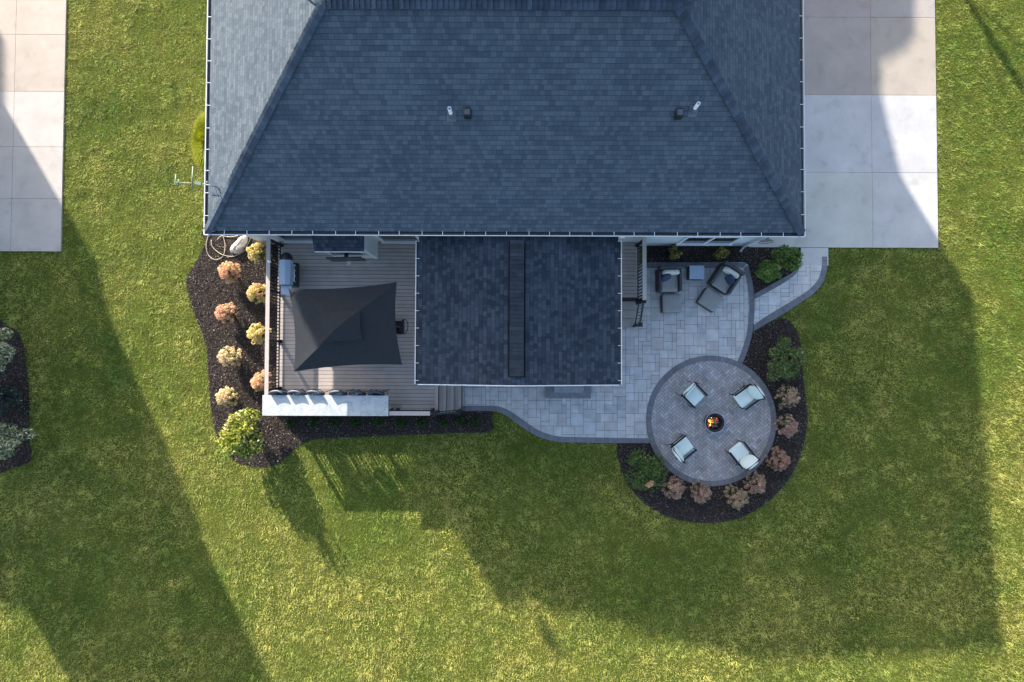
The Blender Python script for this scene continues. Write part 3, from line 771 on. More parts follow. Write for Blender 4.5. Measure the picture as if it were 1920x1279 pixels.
# ================= DECK FURNITURE =================
bar = thing('bar_counter', 'long white marble topped bar counter on the deck edge', 'bar counter', (-6.6, -1.93, DECK_Z))
v = MB(); v.box(-2.23, 2.23, -.36, .36, 1.08, 1.115); v.build('countertop', 'marble', bar, bevel=.004)
v = MB(); v.bar((-2.2, -.27, 1.03), (2.15, -.27, 1.03), .04, .04); v.bar((-2.2, -.27, .10), (2.15, -.27, .10), .04, .035); v.build('rail_bar', 'black_metal', bar)
v = MB(); v.box(-.016, .016, -.016, .016, .11, 1.02); b0_ = v.build('baluster', 'black_metal', bar); b0_.location = (-2.1, -.27, 0)
for k in range(1, 34):
    b_ = b0_.copy(); col.objects.link(b_); b_.location.x = -2.1+.127*k
for x in (-2.18, -.75, .75, 2.12):
    v = MB(); v.box(x-.05, x+.05, -.32, -.22, 0, 1.078); v.build('post', 'black_metal', bar)
v = MB()
for x in (-1.5, -.3, .9, 2.0): v.box(x-.02, x+.02, -.22, .28, 1.03, 1.076)
v.build('bracket', 'black_metal', bar)
def stool():
    t_ = thing('bar_stool', 'x', 'bar stool', (0, 0, 0), 0, 'navy bar stools along the marble counter')
    v = MB(); v.puff(-.23, .23, -.21, .19, .70, .78); v.build('seat', 'seat_navy', t_)
    v = MB()
    pts = [(-.25, .17), (-.20, .215), (-.10, .24), (0, .25), (.10, .24), (.20, .215), (.25, .17)]
    M = len(pts); vs = []
    for z, dy in ((.84, -.03), (1.0, .0), (1.26, .02), (1.30, .03)):
        for x, y in pts: vs.append((x*(1 if z < 1.28 else .93), y+dy, z))
    for z, dy in ((1.30, -.05), (1.26, -.065), (1.0, -.08), (.84, -.10)):
        for x, y in pts: vs.append((x*(1 if z < 1.28 else .93)*.97, y+dy, z))
    v.add(vs, [(r*M+i, r*M+i+1, ((r+1) % 8)*M+i+1, ((r+1) % 8)*M+i) for r in range(8) for i in range(M-1)], (1,)*3, True)
    v.add([vs[r*M] for r in range(8)], [tuple(range(8))]); v.add([vs[r*M+M-1] for r in range(8)], [tuple(range(7, -1, -1))])
    v.build('backrest', 'seat_navy', t_)
    for sx_ in (-1, 1):
        for sy_ in (-1, 1):
            v = MB(); v.tube([(sx_*.19, sy_*.17, .71), (sx_*.23, sy_*.21, 0)], .014, 8); v.build('leg', 'black_metal', t_)
    v = MB(); v.tube([(.21, -.19, .25), (.21, .19, .25), (-.21, .19, .25), (-.21, -.19, .25), (.21, -.19, .25)], .01, 6); v.build('footrest', 'black_metal', t_)
    v = MB(); v.tube([(-.2, .17, .72), (-.27, .2, .9), (-.25, .24, 1.1)], .012, 6); v.tube([(.2, .17, .72), (.27, .2, .9), (.25, .24, 1.1)], .012, 6); v.build('back_frame', 'black_metal', t_)
    return t_
sl_ = ['first bar stool from the left rail, at the corner of the counter', 'second bar stool from the left rail, sunlit back', 'third bar stool from the left rail, last before the gap in the row', 'fourth bar stool from the left, just right of the gap', 'fifth bar stool from the left, back in the umbrella shade', 'last bar stool at the counter end nearest the stairs']
st0 = stool()
for i, px in enumerate((520, 554, 589, 633, 668, 704)):
    o = st0 if i == 0 else copy_tree(st0)
    x, _ = Q(px, 735, 1.87); o.location = (x, -1.65, DECK_Z); o.rotation_euler.z = random.uniform(-.06, .06); o['label'] = sl_[i]

# cantilever umbrella
um = thing('patio_umbrella', 'large square black cantilever umbrella with one sunlit grey panel over the deck', 'umbrella', (-5.5, .85, DECK_Z))
UL = Vector((-5.5, .85, DECK_Z))
cor = [Vector((*Q(551, 697, 2.9), 2.9)), Vector((*Q(754, 684, 2.9), 2.9)), Vector((*Q(744, 529, 2.95), 2.95)), Vector((*Q(541, 541, 2.9), 2.9))]
apx = Vector((*Q(637, 611, 3.65), 3.65)); cen = sum(cor, Vector())/4
def canopy(mb, cs, ap, sag, inn, lo_t=0.0):
    n_ = 10
    for k in range(4):
        a, b2 = cs[k], cs[(k+1) % 4]; grid = []
        for i in range(n_+1):
            t = lo_t+(1-lo_t)*i/n_; row_ = []
            for j in range(n_+1):
                s_ = j/n_; e = a.lerp(b2, s_)+(ap-(a+b2)/2)*inn*4*s_*(1-s_)*Vector((1, 1, .15)).x
                e = a.lerp(b2, s_); inw = (Vector((ap.x, ap.y, e.z))-e)*inn*4*s_*(1-s_); e = e+inw+Vector((0, 0, .03*math.sin(math.pi*s_)))
                p = ap.lerp(e, t); p.z -= sag*math.sin(math.pi*t)*(.4+.6*math.sin(math.pi*s_)); row_.append(p)
            grid.append(row_)
        vs = [p for r in grid for p in r]
        mb.add(vs, [(i*(n_+1)+j, (i+1)*(n_+1)+j, (i+1)*(n_+1)+j+1, i*(n_+1)+j+1) for i in range(n_) for j in range(n_)], (1,)*3, False)
v = MB(); canopy(v, cor, apx, .05, .07, .0); cv = v.build('canopy', 'canopy'); cv.parent = um; cv.matrix_parent_inverse = Matrix.Translation(UL).inverted()
sd_ = cv.modifiers.new('solid', 'SOLIDIFY'); sd_.thickness = .006
v = MB(); c2 = [apx+(c-apx)*.36+Vector((0, 0, .05)) for c in cor]; canopy(v, c2, apx+Vector((0, 0, .10)), .0, .05)
o = v.build('vent_canopy', 'canopy'); o.parent = um; o.matrix_parent_inverse = Matrix.Translation(UL).inverted()
v = MB()
for c in cor: v.bar(apx-Vector((0, 0, .16)), c-Vector((0, 0, .05)), .02, .03)
for k in range(4): v.bar(apx-Vector((0, 0, .16)), ((cor[k]+cor[(k+1) % 4])/2).lerp(cen, .12)-Vector((0, 0, .02)), .02, .03)
o = v.build('rib', 'black_metal'); o.parent = um; o.matrix_parent_inverse = Matrix.Translation(UL).inverted()
px_, py_ = Q(743, 612, 1.6)
v = MB(); v.tube([(px_, py_, DECK_Z), (px_, py_, 2.75), (px_-.3, py_, 2.95), (apx.x, apx.y, apx.z-.12)], .035, 10); v.box(px_-.5, px_+.05, py_-.25, py_+.25, DECK_Z+.001, DECK_Z+.07)
o = v.build('pole', 'black_metal'); o.parent = um; o.matrix_parent_inverse = Matrix.Translation(UL).inverted()
v = MB(); cx_, cy_ = Q(756, 612, 1.8); v.tube([(cx_+.03+.16*math.cos(a), cy_+.25*math.sin(a), 1.8+.1*math.cos(a)) for a in [2*math.pi*k/20 for k in range(21)]], .015, 6); v.box(cx_-.06, cx_+.02, cy_-.27, cy_+.24, 1.68, 1.8)
o = v.build('crank', 'grill_black'); o.parent = um; o.matrix_parent_inverse = Matrix.Translation(UL).inverted()

# outdoor dining table below the umbrella
dt = thing('dining_table', 'low dark outdoor table under the black umbrella', 'table', (-5.5, .7, DECK_Z))
v = MB(); v.box(-.8, .8, -.45, .45, .69, .72); v.build('tabletop', 'wicker', dt, bevel=.01)
for a in (-1, 1):
    for b_ in (-1, 1): v = MB(); v.box(a*.74-.03, a*.74+.03, b_*.39-.03, b_*.39+.03, 0, .688); v.build('leg', 'black_metal', dt)

# grill
gx, gy = Q(535, 512, 1.75)
gr = thing('grill', 'grey lidded gas grill with black side shelf beside the left rail', 'grill', (gx-.02, gy+.02, DECK_Z), 0)
v = MB(); v.box(-.22, .14, -.42, .42, .10, .80); v.build('cabinet', 'grill_black', gr, bevel=.01)
v = MB(); v.box(-.24, .24, -.45, .45, .802, .90); v.build('firebox', 'grill_black', gr, bevel=.01)
v = MB(); prof = [(-.24, .902), (-.22, 1.04), (-.12, 1.13), (.06, 1.14), (.20, 1.04), (.25, .902)]
vs = [(x, -.44, z) for x, z in prof]+[(x, .44, z) for x, z in prof]; v.add(vs, [(i, i+1, i+7, i+6) for i in range(5)]+[tuple(range(6)), tuple(range(11, 5, -1))])
v.build('lid', 'lid_steel', gr, bevel=.012)
v = MB(); v.tube([(.24, -.30, 1.0), (.33, -.29, 1.01), (.33, .29, 1.01), (.24, .30, 1.0)], .014, 8); v.build('handle', 'steel', gr)
v = MB(); v.lathe([(0, .90), (.235, .90), (.235, .94), (0, .94)], 0, .50, 24); v.build('round_shelf', 'grill_black', gr)
v = MB(); v.box(-.20, .2, -.78, -.46, .87, .90); v.build('side_shelf', 'lid_steel', gr, bevel=.01)
for y in (-.3, -.1, .1, .3): v = MB(); v.lathe([(0, 0), (.03, 0), (.03, .03), (0, .03)], 0, 0, 12, M=Matrix.Translation((.272, y, .85)) @ Matrix.Rotation(math.pi/2, 4, 'Y')); v.build('knob', 'steel', gr)
v = MB(); v.tube([(.22, .36, .80), (.36, .34, .84)], .015, 8); v.lathe([(0, .8), (.035, .8), (.035, .88), (0, .88)], .38, .33, 12); v.build('tool_hook', 'black_metal', gr)

# television on the bay
tv = thing('television', 'thin black flat screen television hung on the bay under its small roof', 'television', (-5.95, 3.30, 1.7))
tv.rotation_euler.z = R(1.5)
v = MB(); v.box(-.62, .62, -.02, .02, -.36, .36); v.build('screen', 'grill_black', tv, bevel=.006)
v = MB(); v.box(-.2, .2, .022, .06, -.15, .15); v.bar((0, .05, 0), (0, .215, 0), .12, .12); v.build('wall_mount', 'black_metal', tv)
v = MB(); v.box(-.07, .07, -.17, -.022, -.28, -.25); v.build('soundbar', 'cushion_cream', tv)

# globe on the rail
gl = thing('globe_light', 'small white round globe light on the left deck rail by the grill', 'light', (*Q(510, 491, 1.8), DECK_Z+1.0)); gl.location.x = -8.60
v = MB(); v.lathe([(.0, .0), (.03, .0), (.03, .04), (0, .04)], 0, 0, 10); v.build('base', 'black_metal', gl)
v = MB(); v.lathe([(.002+.055*math.sin(math.pi*k/10), .095-.055*math.cos(math.pi*k/10)) for k in range(11)], 0, 0, 16); v.build('globe', 'globe', gl)
gl.location.z = DECK_Z+1.065; gl.location.x = -8.64

# ================= PATIO FURNITURE =================
def pchair():
    t_ = thing('patio_chair', 'x', 'chair', (0, 0, 0), 0, 'mint cushioned chairs round the fire pit')
    # faces -Y
    for sx_ in (-1, 1):
        v = MB(); v.bar((sx_*.33, -.34, .60), (sx_*.33, .40, .64), .065, .03); v.tube([(sx_*.33, -.32, .59), (sx_*.33, -.30, 0)], .014, 8); v.tube([(sx_*.33, .36, 1.0), (sx_*.33, .28, .3), (sx_*.33, .42, 0)], .016, 8)
        v.build('arm', 'black_metal', t_)
    v = MB(); v.bar((-.33, -.28, .28), (.33, -.28, .28), .03, .04); v.bar((-.33, .25, .28), (.33, .25, .28), .03, .04); v.bar((-.33, .40, .93), (.33, .40, .93), .03, .05)
    v.box(-.31, .31, -.28, .26, .27, .29); v.build('frame', 'black_metal', t_)
    v = MB(); v.puff(-.30, .30, -.35, .24, .30, .44, .22); v.build('seat_cushion', 'cushion_mint', t_)
    M_ = Matrix.Translation((0, .22, .40)) @ Matrix.Rotation(R(-22), 4, 'X')
    v = MB(); v.puff(-.31, .31, -.07, .07, .0, .60, .45, M_); v.build('back_cushion', 'cushion_mint', t_)
    return t_
c0 = pchair()
fx, fy = Q(1336, 791, .2)
for i, (px, py, off, lab) in enumerate(((1299, 741, 0, 'mint cushioned chair between fire pit and covered porch, upper left on the terrace'), (1396, 744, 3, 'mint cushioned chair upper right of the fire pit, nearest the three tone shrub'), (1279, 838, 0, 'mint cushioned chair lower left of the fire pit, nearest the patio border corner'), (1387, 850, -4, 'mint cushioned chair lower right of the fire pit touching the dark border'))):
    o = c0 if i == 0 else copy_tree(c0); x, y = Q(px, py, .45)
    ang = (-45, -135, 45, 135)[i]   # seat direction
    rz = {0: 45, 1: -53, 2: 128, 3: -142}[i]
    o.location = (x, y, .078); o.rotation_euler.z = R(rz); o['label'] = lab

# fire pit
fp = thing('fire_pit', 'round black steel fire pit with burning logs in the middle of the terrace', 'fire pit', (fx, fy, .078))
v = MB(); v.lathe([(.26, 0), (.30, .04), (.30, .30), (.37, .33), (.385, .34), (.385, .36), (.29, .355), (.275, .33), (.26, .12), (0, .12)], 0, 0, 40); v.build('bowl', 'black_metal', fp)
v = MB(); v.tube([(.375*math.cos(2*math.pi*k/40), .375*math.sin(2*math.pi*k/40), .36) for k in range(41)], .012, 6); v.build('rim', 'lid_steel', fp)
v = MB()
for _ in range(160):
    a = random.uniform(0, 6.28); r_ = .25*math.sqrt(random.random()); s_ = random.uniform(.012, .035)
    v.puff(r_*math.cos(a)-s_, r_*math.cos(a)+s_, r_*math.sin(a)-s_, r_*math.sin(a)+s_, .13+random.uniform(0, .06), .16+random.uniform(.02, .08), .7, nu=7, nv=5)
v.build('coals', 'ash', fp)
for a_, b_, r_ in (((-.05, .16, .22), (.09, -.08, .26), .045), ((-.2, -.10, .21), (.16, -.17, .24), .04), ((.02, .2, .24), (.2, -.02, .22), .035), ((-.15, .15, .2), (-.02, -.22, .23), .035)):
    v = MB(); v.tube([a_, tuple((p+q)/2+random.uniform(-.01, .01) for p, q in zip(a_, b_)), b_], r_, 9); v.build('log', 'log', fp)
def flames(n_, cx, cy, sp_, name, m, s0, s1):
    v = MB()
    for _ in range(n_):
        x = cx+random.gauss(0, sp_); y = cy+random.gauss(0, sp_*1.3)
        if math.hypot(x, y) > .25: continue
        s_ = random.uniform(s0, s1); z = random.uniform(.17, .25); hh = random.uniform(1.5, 3)*s_
        lx, ly = random.uniform(-.6, .6)*s_, random.uniform(-.6, .6)*s_
        v.lathe([(.001, z), (s_, z+s_*.4), (s_*.7, z+hh*.5), (.001, z+hh)], x, y, 7, M=Matrix.Translation((lx, ly, 0)))
    v.build(name, m, fp)
flames(24, -.12, .02, .075, 'flame', 'flame', .010, .024); flames(9, -.15, .03, .04, 'flame', 'flame_hot', .012, .028); flames(10, .12, .12, .04, 'flame', 'flame', .008, .016); flames(6, .17, -.05, .03, 'flame', 'flame', .006, .012)

# wicker lounge chairs, ottomans, side table, pillows
def lounge(loc, rz, lab):
    t_ = thing('lounge_chair', lab, 'lounge chair', loc, rz, 'wicker lounge chairs with ottomans')
    W = .44; v = MB(); v.box(-W, W, -.42, .46, .05, .26); v.build('base', 'wicker', t_, bevel=.02)
    v = MB(); M_ = Matrix.Translation((0, .40, .262)) @ Matrix.Rotation(R(-8), 4, 'X'); v.box(-W, W, -.06, .06, 0, .50, M=M_); v.build('backrest', 'wicker', t_, bevel=.025)
    for s_ in (-1, 1): v = MB(); v.box(s_*W-.05*(1+s_), s_*W+.05*(1-s_), -.42, .345, .262, .58); v.build('arm', 'wicker', t_, bevel=.025)
    v = MB(); v.puff(-W+.10, W-.10, -.44, .34, .265, .42, .16); v.build('seat_cushion', 'cushion_grey', t_)
    v = MB(); M_ = Matrix.Translation((0, .24, .42)) @ Matrix.Rotation(R(-12), 4, 'X'); v.puff(-W+.11, W-.11, -.075, .085, 0, .33, .3, M_); v.build('back_cushion', 'cushion_cream', t_)
    return t_
def ottoman(loc, rz, lab):
    t_ = thing('ottoman', lab, 'ottoman', loc, rz, 'wicker lounge chairs with ottomans')
    v = MB(); v.box(-.37, .37, -.34, .34, .04, .27); v.build('base', 'wicker', t_, bevel=.02)
    v = MB(); v.puff(-.37, .37, -.35, .35, .272, .42, .14); v.build('cushion', 'cushion_grey', t_)
def pillow(loc, rx, rz, lab):
    t_ = thing('throw_pillow', lab, 'pillow', loc, rz, 'navy throw pillows on the lounge chairs')
    M_ = Matrix.Rotation(R(rx), 4, 'X'); v = MB(); v.puff(-.19, .19, -.06, .06, -.17, .17, .5, M_); v.build('cover', 'navy', t_)
x, y = Q(1255, 526, .45); lounge((x, y, .058), R(1.5), 'grey cushioned wicker lounge chair standing square beside the deck rail')
lx1, ly1 = x, y
x, y = Q(1260, 569, .4); ottoman((x, y, .058), R(1.5), 'grey ottoman directly in front of the lounge chair beside the deck rail')
pillow((lx1-.16, ly1+.10, .60), -35, R(25), 'navy pillow on the lounge chair beside the deck rail')
x, y = Q(1359, 524, .45); lounge((x, y, .058), R(-33), 'grey cushioned wicker lounge chair turned at an angle, under the right garden bed')
lx2, ly2 = x, y
x, y = Q(1332, 562, .4); ottoman((x, y, .058), R(-33), 'grey ottoman in front of the angled lounge chair')
pillow((lx2+.13, ly2-.03, .60), -30, R(-60), 'navy pillow on the angled lounge chair')
x, y = Q(1306, 511, .45)
t_ = thing('side_table', 'square dark wicker side table with blue grey glass top between the two lounge chairs', 'side table', (x, y, .058))
v = MB(); v.box(-.27, .27, -.25, .25, .03, .42); v.build('base', 'wicker', t_, bevel=.015)
v = MB(); v.box(-.28, .28, -.26, .26, .422, .436); v.build('tabletop', 'lid_steel', t_, bevel=.004)

# ================= HOUSE CLUTTER =================
# antenna at the left eave
ax, ay = Q(407, 352, 3.9)
an = thing('tv_antenna', 'greenish television antenna reaching out over the left gutter', 'antenna', (ax, ay, 3.55))
def AQ(px, py, z): x, y = Q(px, py, z); return (x-ax, y-ay, z-3.55)
v = MB(); v.tube([(0, 0, -.05), (0, 0, .9)], .022, 8); v.tube([(0, 0, .5), AQ(411, 372, 3.75)], .012, 6); v.tube([(0, 0, .5), AQ(398, 368, 3.5)], .012, 6); v.build('mast', 'antenna_pole', an)
v = MB(); v.tube([AQ(406, 350, 4.4), AQ(380, 345, 4.45)], .02, 8); v.tube([AQ(380, 345, 4.45), AQ(330, 342, 4.5)], .016, 8); v.build('boom', 'antenna_green', an)
v = MB(); v.bar(AQ(378, 345, 4.45), AQ(366, 343, 4.47), .10, .07); v.build('housing', 'antenna_green', an)
for pts in ([(362, 312), (360, 340), (360, 360)], [(330, 327), (328, 345), (333, 349)], [(335, 336), (334, 348)]):
    v = MB(); v.tube([AQ(p[0], p[1], 4.5) for p in pts], .02, 6); v.build('element', 'antenna_green', an)
# hose on the ground, rock
hz = .07
def hosepts(pts): return [(x, y, hz+.012*math.sin(i*.7)) for i, (x, y) in enumerate(smooth_line(QL(pts, .07), .06))]
v = MB(); v.tube(hosepts([(398, 430), (391, 440), (387, 455), (388, 472), (394, 482), (404, 487), (414, 484), (421, 474), (422, 460), (419, 445), (415, 430)]), .014, 7)
v.tube(hosepts([(409, 432), (418, 442), (432, 444), (446, 442), (452, 437)]), .014, 7)
v.tube(hosepts([(396, 450), (398, 462), (405, 470), (418, 478), (434, 481), (446, 478), (458, 470), (466, 456), (470, 444)]), .014, 7)
v.tube(hosepts([(407, 450), (414, 443), (424, 440)]), .014, 7)
tag(v.build('garden_hose', 'hose'), 'beige garden hose looped on the mulch by the rock', 'hose')
rx, ry = Q(449, 459, .15); v = MB(); prof = []
nu, nv = 28, 14; vs = []
for j in range(nv+1):
    ph = -math.pi/2+math.pi*j/nv
    for i in range(nu):
        th = 2*math.pi*i/nu; k = 1+.10*math.sin(3*th+1)+.08*math.sin(5*th+j)+random.uniform(-.06, .06)
        vs.append((.44*math.cos(ph)**.7*math.cos(th)*k, .20*math.cos(ph)**.7*math.sin(th)*k, .15*math.sin(ph)*k))
v.add(vs, [(j*nu+i, j*nu+(i+1) % nu, (j+1)*nu+(i+1) % nu, (j+1)*nu+i) for j in range(nv) for i in range(nu)], (1,)*3, True)
o = v.build('rock', 'rock', None, (rx, ry, .13)); o.rotation_euler.z = R(52); tag(o, 'long pale landscape rock lying on the mulch at the house corner', 'rock')
# hose hung on the wall corner
hx, hy, hzz = 9.02, WALL_Y-.09, 1.75
hr = thing('hose_reel', 'dark hose coiled on a wall hook beside the white downspout', 'hose', (hx+.1, hy, hzz))
v = MB(); v.lathe([(0, 0), (.06, 0), (.06, .09), (0, .09)], 0, 0, 12, M=Matrix.Rotation(-math.pi/2, 4, 'X')); v.build('hook', 'black_metal', hr)
for k in range(2):
    v = MB(); v.tube([((.17+.05*k)*math.cos(a), -.06-.05*k, -.08+(.20+.08*k)*math.sin(a)) for a in [2*math.pi*i/22 for i in range(23)]], .012, 6); v.build('hose_coil', 'grill_black', hr)
# porch wall light
pl_ = thing('wall_light', 'small white wall light beside the covered porch', 'light', (3.85, WALL_Y-.08, 2.0)); 
v = MB(); v.puff(-.12, .12, -.06, .06, -.05, .05, .4); v.build('shade', 'globe', pl_)

# ================= PLANTS =================
def leafcloud(R3, n_, size, c1, c2, lumps=10, tips=None, shell=.35, zmin=.05, up=.5, seed=1, elong=1.5):
    """leaves through lumpy ellipsoid of radii R3 centred at height R3[2]; returns V, C"""
    r = np.random.default_rng(seed)
    L = r.normal(size=(lumps, 3)); L /= np.linalg.norm(L, axis=1, keepdims=True); L[:, 2] = np.abs(L[:, 2])*.9-.1
    lumps *= 2; L = r.normal(size=(lumps, 3)); L /= np.linalg.norm(L, axis=1, keepdims=True); L[:, 2] = np.abs(L[:, 2])*.9-.1; L *= r.uniform(.35, .86, (lumps, 1)); ls = r.uniform(.2, .36, lumps)
    k = r.integers(0, lumps, n_); d = r.normal(size=(n_, 3)); d /= np.linalg.norm(d, axis=1, keepdims=True)
    rad = 1-shell*r.random(n_)**1.5
    P = L[k]+d*(ls[k]*rad)[:, None]; Nn = d+r.normal(size=(n_, 3))*.5+np.array([0, 0, up])
    P = P*np.array(R3); P[:, 2] += R3[2]*.95; keep = P[:, 2] > zmin; P = P[keep]; Nn = Nn[keep]; n2 = len(P)
    V = quads(P, Nn, r.uniform(.6, 1.3, n2)*size, elong)
    t = np.clip(r.normal(.5, .28, n2)+ (r.random(lumps)-.5)[k[keep]]*.5, 0, 1)[:, None]
    C = np.array(c1)*(1-t)+np.array(c2)*t; C = C*np.exp(r.normal(0, .42, (n2, 1)))
    if tips is not None:
        m_ = r.random(n2) < tips[1]; C[m_] = np.array(tips[0])*r.uniform(.7, 1.2, (m_.sum(), 1))
    return V, C
def stems(t_, R3, n_=9, r0=.015, m='bark'):
    v = MB()
    for i in range(n_):
        a = 2*math.pi*i/n_+random.uniform(-.3, .3); q = random.uniform(.4, .75)
        v.tube([(.03*math.cos(a), .03*math.sin(a), 0), (R3[0]*.3*q*math.cos(a), R3[1]*.3*q*math.sin(a), R3[2]*.8), (R3[0]*q*math.cos(a), R3[1]*q*math.sin(a), R3[2]*1.5)], [r0, r0*.8, r0*.4], 6)
    v.build('stem', m, t_)
def shrub(name, px, py, R3, n_, size, c1, c2, label, cat='shrub', group=None, seed=1, z=.03, tips=None, lumps=12, ctr=None, elong=1.5):
    x, y = Q(px, py, R3[2] if ctr is None else ctr)
    t_ = thing(name, label, cat, (x, y, z), 0, group)
    V, C = leafcloud(R3, n_, size, c1, c2, lumps=lumps, seed=seed, tips=tips, elong=elong)
    fastmesh('foliage', 'leaf', V, 4, C, t_); stems(t_, R3, 7, .012)
    return t_
def hydrangea(px, py, rad, hh, pal, leafc, label, seed, group, nh=54, hr_=.075):
    r = np.random.default_rng(seed); random.seed(seed)
    x, y = Q(px, py, hh*.75); t_ = thing('hydrangea', label, 'hydrangea', (x, y, .03), 0, group)
    V, C = leafcloud((rad*.95, rad*.95, hh*.5), 1500, .034, leafc, tuple(v*1.7 for v in leafc), seed=seed, lumps=9)
    fastmesh('foliage', 'leaf', V, 4, C, t_)
    Vs, Cs = [], []
    for i in range(nh):
        rr = math.sqrt((i+.5)/nh); a = i*2.39996+r.normal(0, .25)
        rr2 = rr*rad*r.uniform(.86, 1.08); zz = hh*(1-.62*rr**2.2)*r.uniform(.88, 1.08)
        c = np.array([rr2*math.cos(a), rr2*math.sin(a), zz])
        ax_ = np.array([math.cos(a)*rr*.9, math.sin(a)*rr*.9, 1-.4*rr]); ax_ /= np.linalg.norm(ax_)
        m_ = 85; s_ = hr_*r.uniform(.75, 1.25); d = r.normal(size=(m_, 3)); d /= np.linalg.norm(d, axis=1, keepdims=True)
        tt = (d@ax_); P = c+d*s_*(1-.25*np.clip(tt, 0, 1))[:, None]*r.uniform(.85, 1.02, (m_, 1))+np.outer(tt, ax_)*s_*.5
        Vs.append(quads(P, d+r.normal(size=(m_, 3))*.35, r.uniform(.7, 1.2, m_)*s_*.27, 1.0))
        base_ = np.array(pal[r.integers(0, len(pal))])*r.uniform(.85, 1.15)
        Cs.append(base_*np.exp(r.normal(0, .13, (m_, 1))))
    fastmesh('flower_head', 'petal', np.concatenate(Vs), 4, np.concatenate(Cs), t_)
    stems(t_, (rad, rad, hh*.5), 9, .01)
    return t_
PE = [(.78, .48, .30), (.82, .54, .34), (.74, .43, .28), (.78, .60, .34)]; PKY = [(.76, .42, .30), (.80, .48, .33), (.76, .56, .36)]; YE = [(.76, .62, .26), (.80, .68, .32), (.70, .57, .24)]; CR = [(.80, .67, .40), (.82, .68, .40), (.78, .60, .38)]
LG = (.07, .10, .02); GL = 'autumn hydrangeas in the bed left of the deck'
for i, (px, py, rr, hh, pal, lab) in enumerate((
    (480, 473, .37, .95, YE, 'yellow hydrangea nearest the pale rock, against the deck rail'),
    (426, 508, .38, .85, PE, 'peach hydrangea below the looped garden hose'),
    (479, 549, .36, .9, YE+PE[:1], 'yellow and peach hydrangea against the rail beside the grill'),
    (420, 586, .36, .85, PKY, 'pinkest hydrangea of the outer row left of the deck'),
    (480, 625, .37, .9, YE, 'golden hydrangea against the rail level with the umbrella middle'),
    (427, 669, .38, .85, CR, 'pale cream yellow hydrangea in the outer row below the pink one'),
    (487, 716, .37, .9, PE, 'peach hydrangea half hidden by the rail next to the marble counter'),
    (422, 745, .36, .85, CR, 'palest cream hydrangea just above the big yellow green shrub'))):
    hydrangea(px, py, rr, hh, pal, LG, lab, 100+i, GL)
BR1 = [(.42, .28, .22), (.48, .32, .25), (.38, .25, .21), (.46, .34, .25)]; PK2 = [(.44, .28, .22), (.48, .32, .24), (.40, .25, .19)]; TN = [(.46, .35, .24), (.42, .30, .21), (.50, .38, .27)]
GR = 'faded hydrangeas round the circular terrace'
for i, (px, py, rr, hh, pal, lab) in enumerate((
    (1480, 745, .42, .85, TN, 'tan faded hydrangea below the tall mixed green shrub right of the terrace'),
    (1478, 800, .40, .8, BR1, 'faded brown hydrangea at the rightmost point of the round terrace bed'),
    (1463, 864, .42, .8, PK2, 'dusky pink hydrangea with a green tuft, lower right of the terrace'),
    (1419, 908, .40, .85, PK2+BR1, 'dusky pink brown hydrangea touching its tan neighbour below the lower right chair'),
    (1384, 934, .42, .8, TN, 'tan brown hydrangea at the bottom of the bed, touching a pinker one'),
    (1316, 925, .38, .8, BR1, 'brown hydrangea standing alone directly below the round terrace'),
    (1264, 917, .42, .85, PK2+BR1, 'pinkish brown hydrangea right beside the round green boxwood'))):
    hydrangea(px, py, rr, hh, pal, (.03, .05, .02), lab, 200+i, GR)
shrub('leafy_shrub', 456, 816, (.88, .95, 1.05), 5200, .052, (.055, .11, .012), (.33, .34, .05), 'big yellow green leafy shrub at the corner of the left bed', seed=3, tips=((.66, .60, .30), .2), lumps=20)
ts = bpy.data.objects['leafy_shrub']; rs_ = np.random.default_rng(5); Pv = []
for k in range(16):
    a = rs_.uniform(0, 6.28); r0_ = rs_.uniform(0, .5); hh = rs_.uniform(1.9, 2.7); m_ = 46
    tt = np.linspace(.6, 1, m_)[:, None]; Pv.append(np.array([math.cos(a)*r0_, math.sin(a)*r0_, hh])*tt+rs_.normal(0, .035, (m_, 3)))
Pv = np.concatenate(Pv); nn = rs_.normal(size=Pv.shape)+np.array([0, 0, .5]); q_ = rs_.random((len(Pv), 1))
fastmesh('shoots', 'leaf', quads(Pv, nn, rs_.uniform(.03, .055, len(Pv)), 1.6), 4, np.array([.08, .15, .015])*(1-q_)+np.array([.42, .42, .08])*q_, ts)
shrub('boxwood', 1209, 886, (.86, .86, .55), 4600, .03, (.04, .085, .022), (.15, .21, .065), 'round dark green boxwood at the lower left of the terrace bed', seed=4, lumps=20)
hydrangea(1217, 906, .16, 1.08, [(.72, .44, .26), (.75, .5, .32)], LG, 'small bright orange flower cluster growing in the round boxwood', 300, None, nh=10, hr_=.07)
shrub('evergreen_shrub', 1467, 675, (.84, .92, .7), 4800, .033, (.05, .10, .032), (.18, .24, .08), 'largest mixed green shrub right of the terrace, below the path', seed=5, lumps=16, tips=((.14, .12, .06), .2))
shrub('juniper', 1474, 483, (.62, .52, .5), 4200, .026, (.05, .10, .026), (.17, .24, .06), 'dark feathery juniper against the driveway corner slab', seed=6, lumps=14, elong=2.6)
shrub('juniper', 1442, 511, (.54, .46, .42), 3600, .026, (.06, .125, .026), (.20, .29, .07), 'brighter feathery juniper nearest the curved patio border', seed=7, lumps=12, elong=2.6)
shrub('flowering_shrub', 1262, 475, (.30, .36, .32), 900, .034, (.05, .07, .012), (.17, .18, .03), 'small yellow tinged shrub under the wall left of the window', seed=8, tips=((.42, .36, .13), .35), lumps=9)
shrub('flowering_shrub', 1351, 475, (.32, .36, .32), 1000, .034, (.05, .07, .012), (.17, .18, .03), 'small yellow tinged shrub under the wall window above the angled lounge chair', seed=9, tips=((.42, .36, .13), .35), lumps=9)
GP = 'small green plants in a row below the deck'
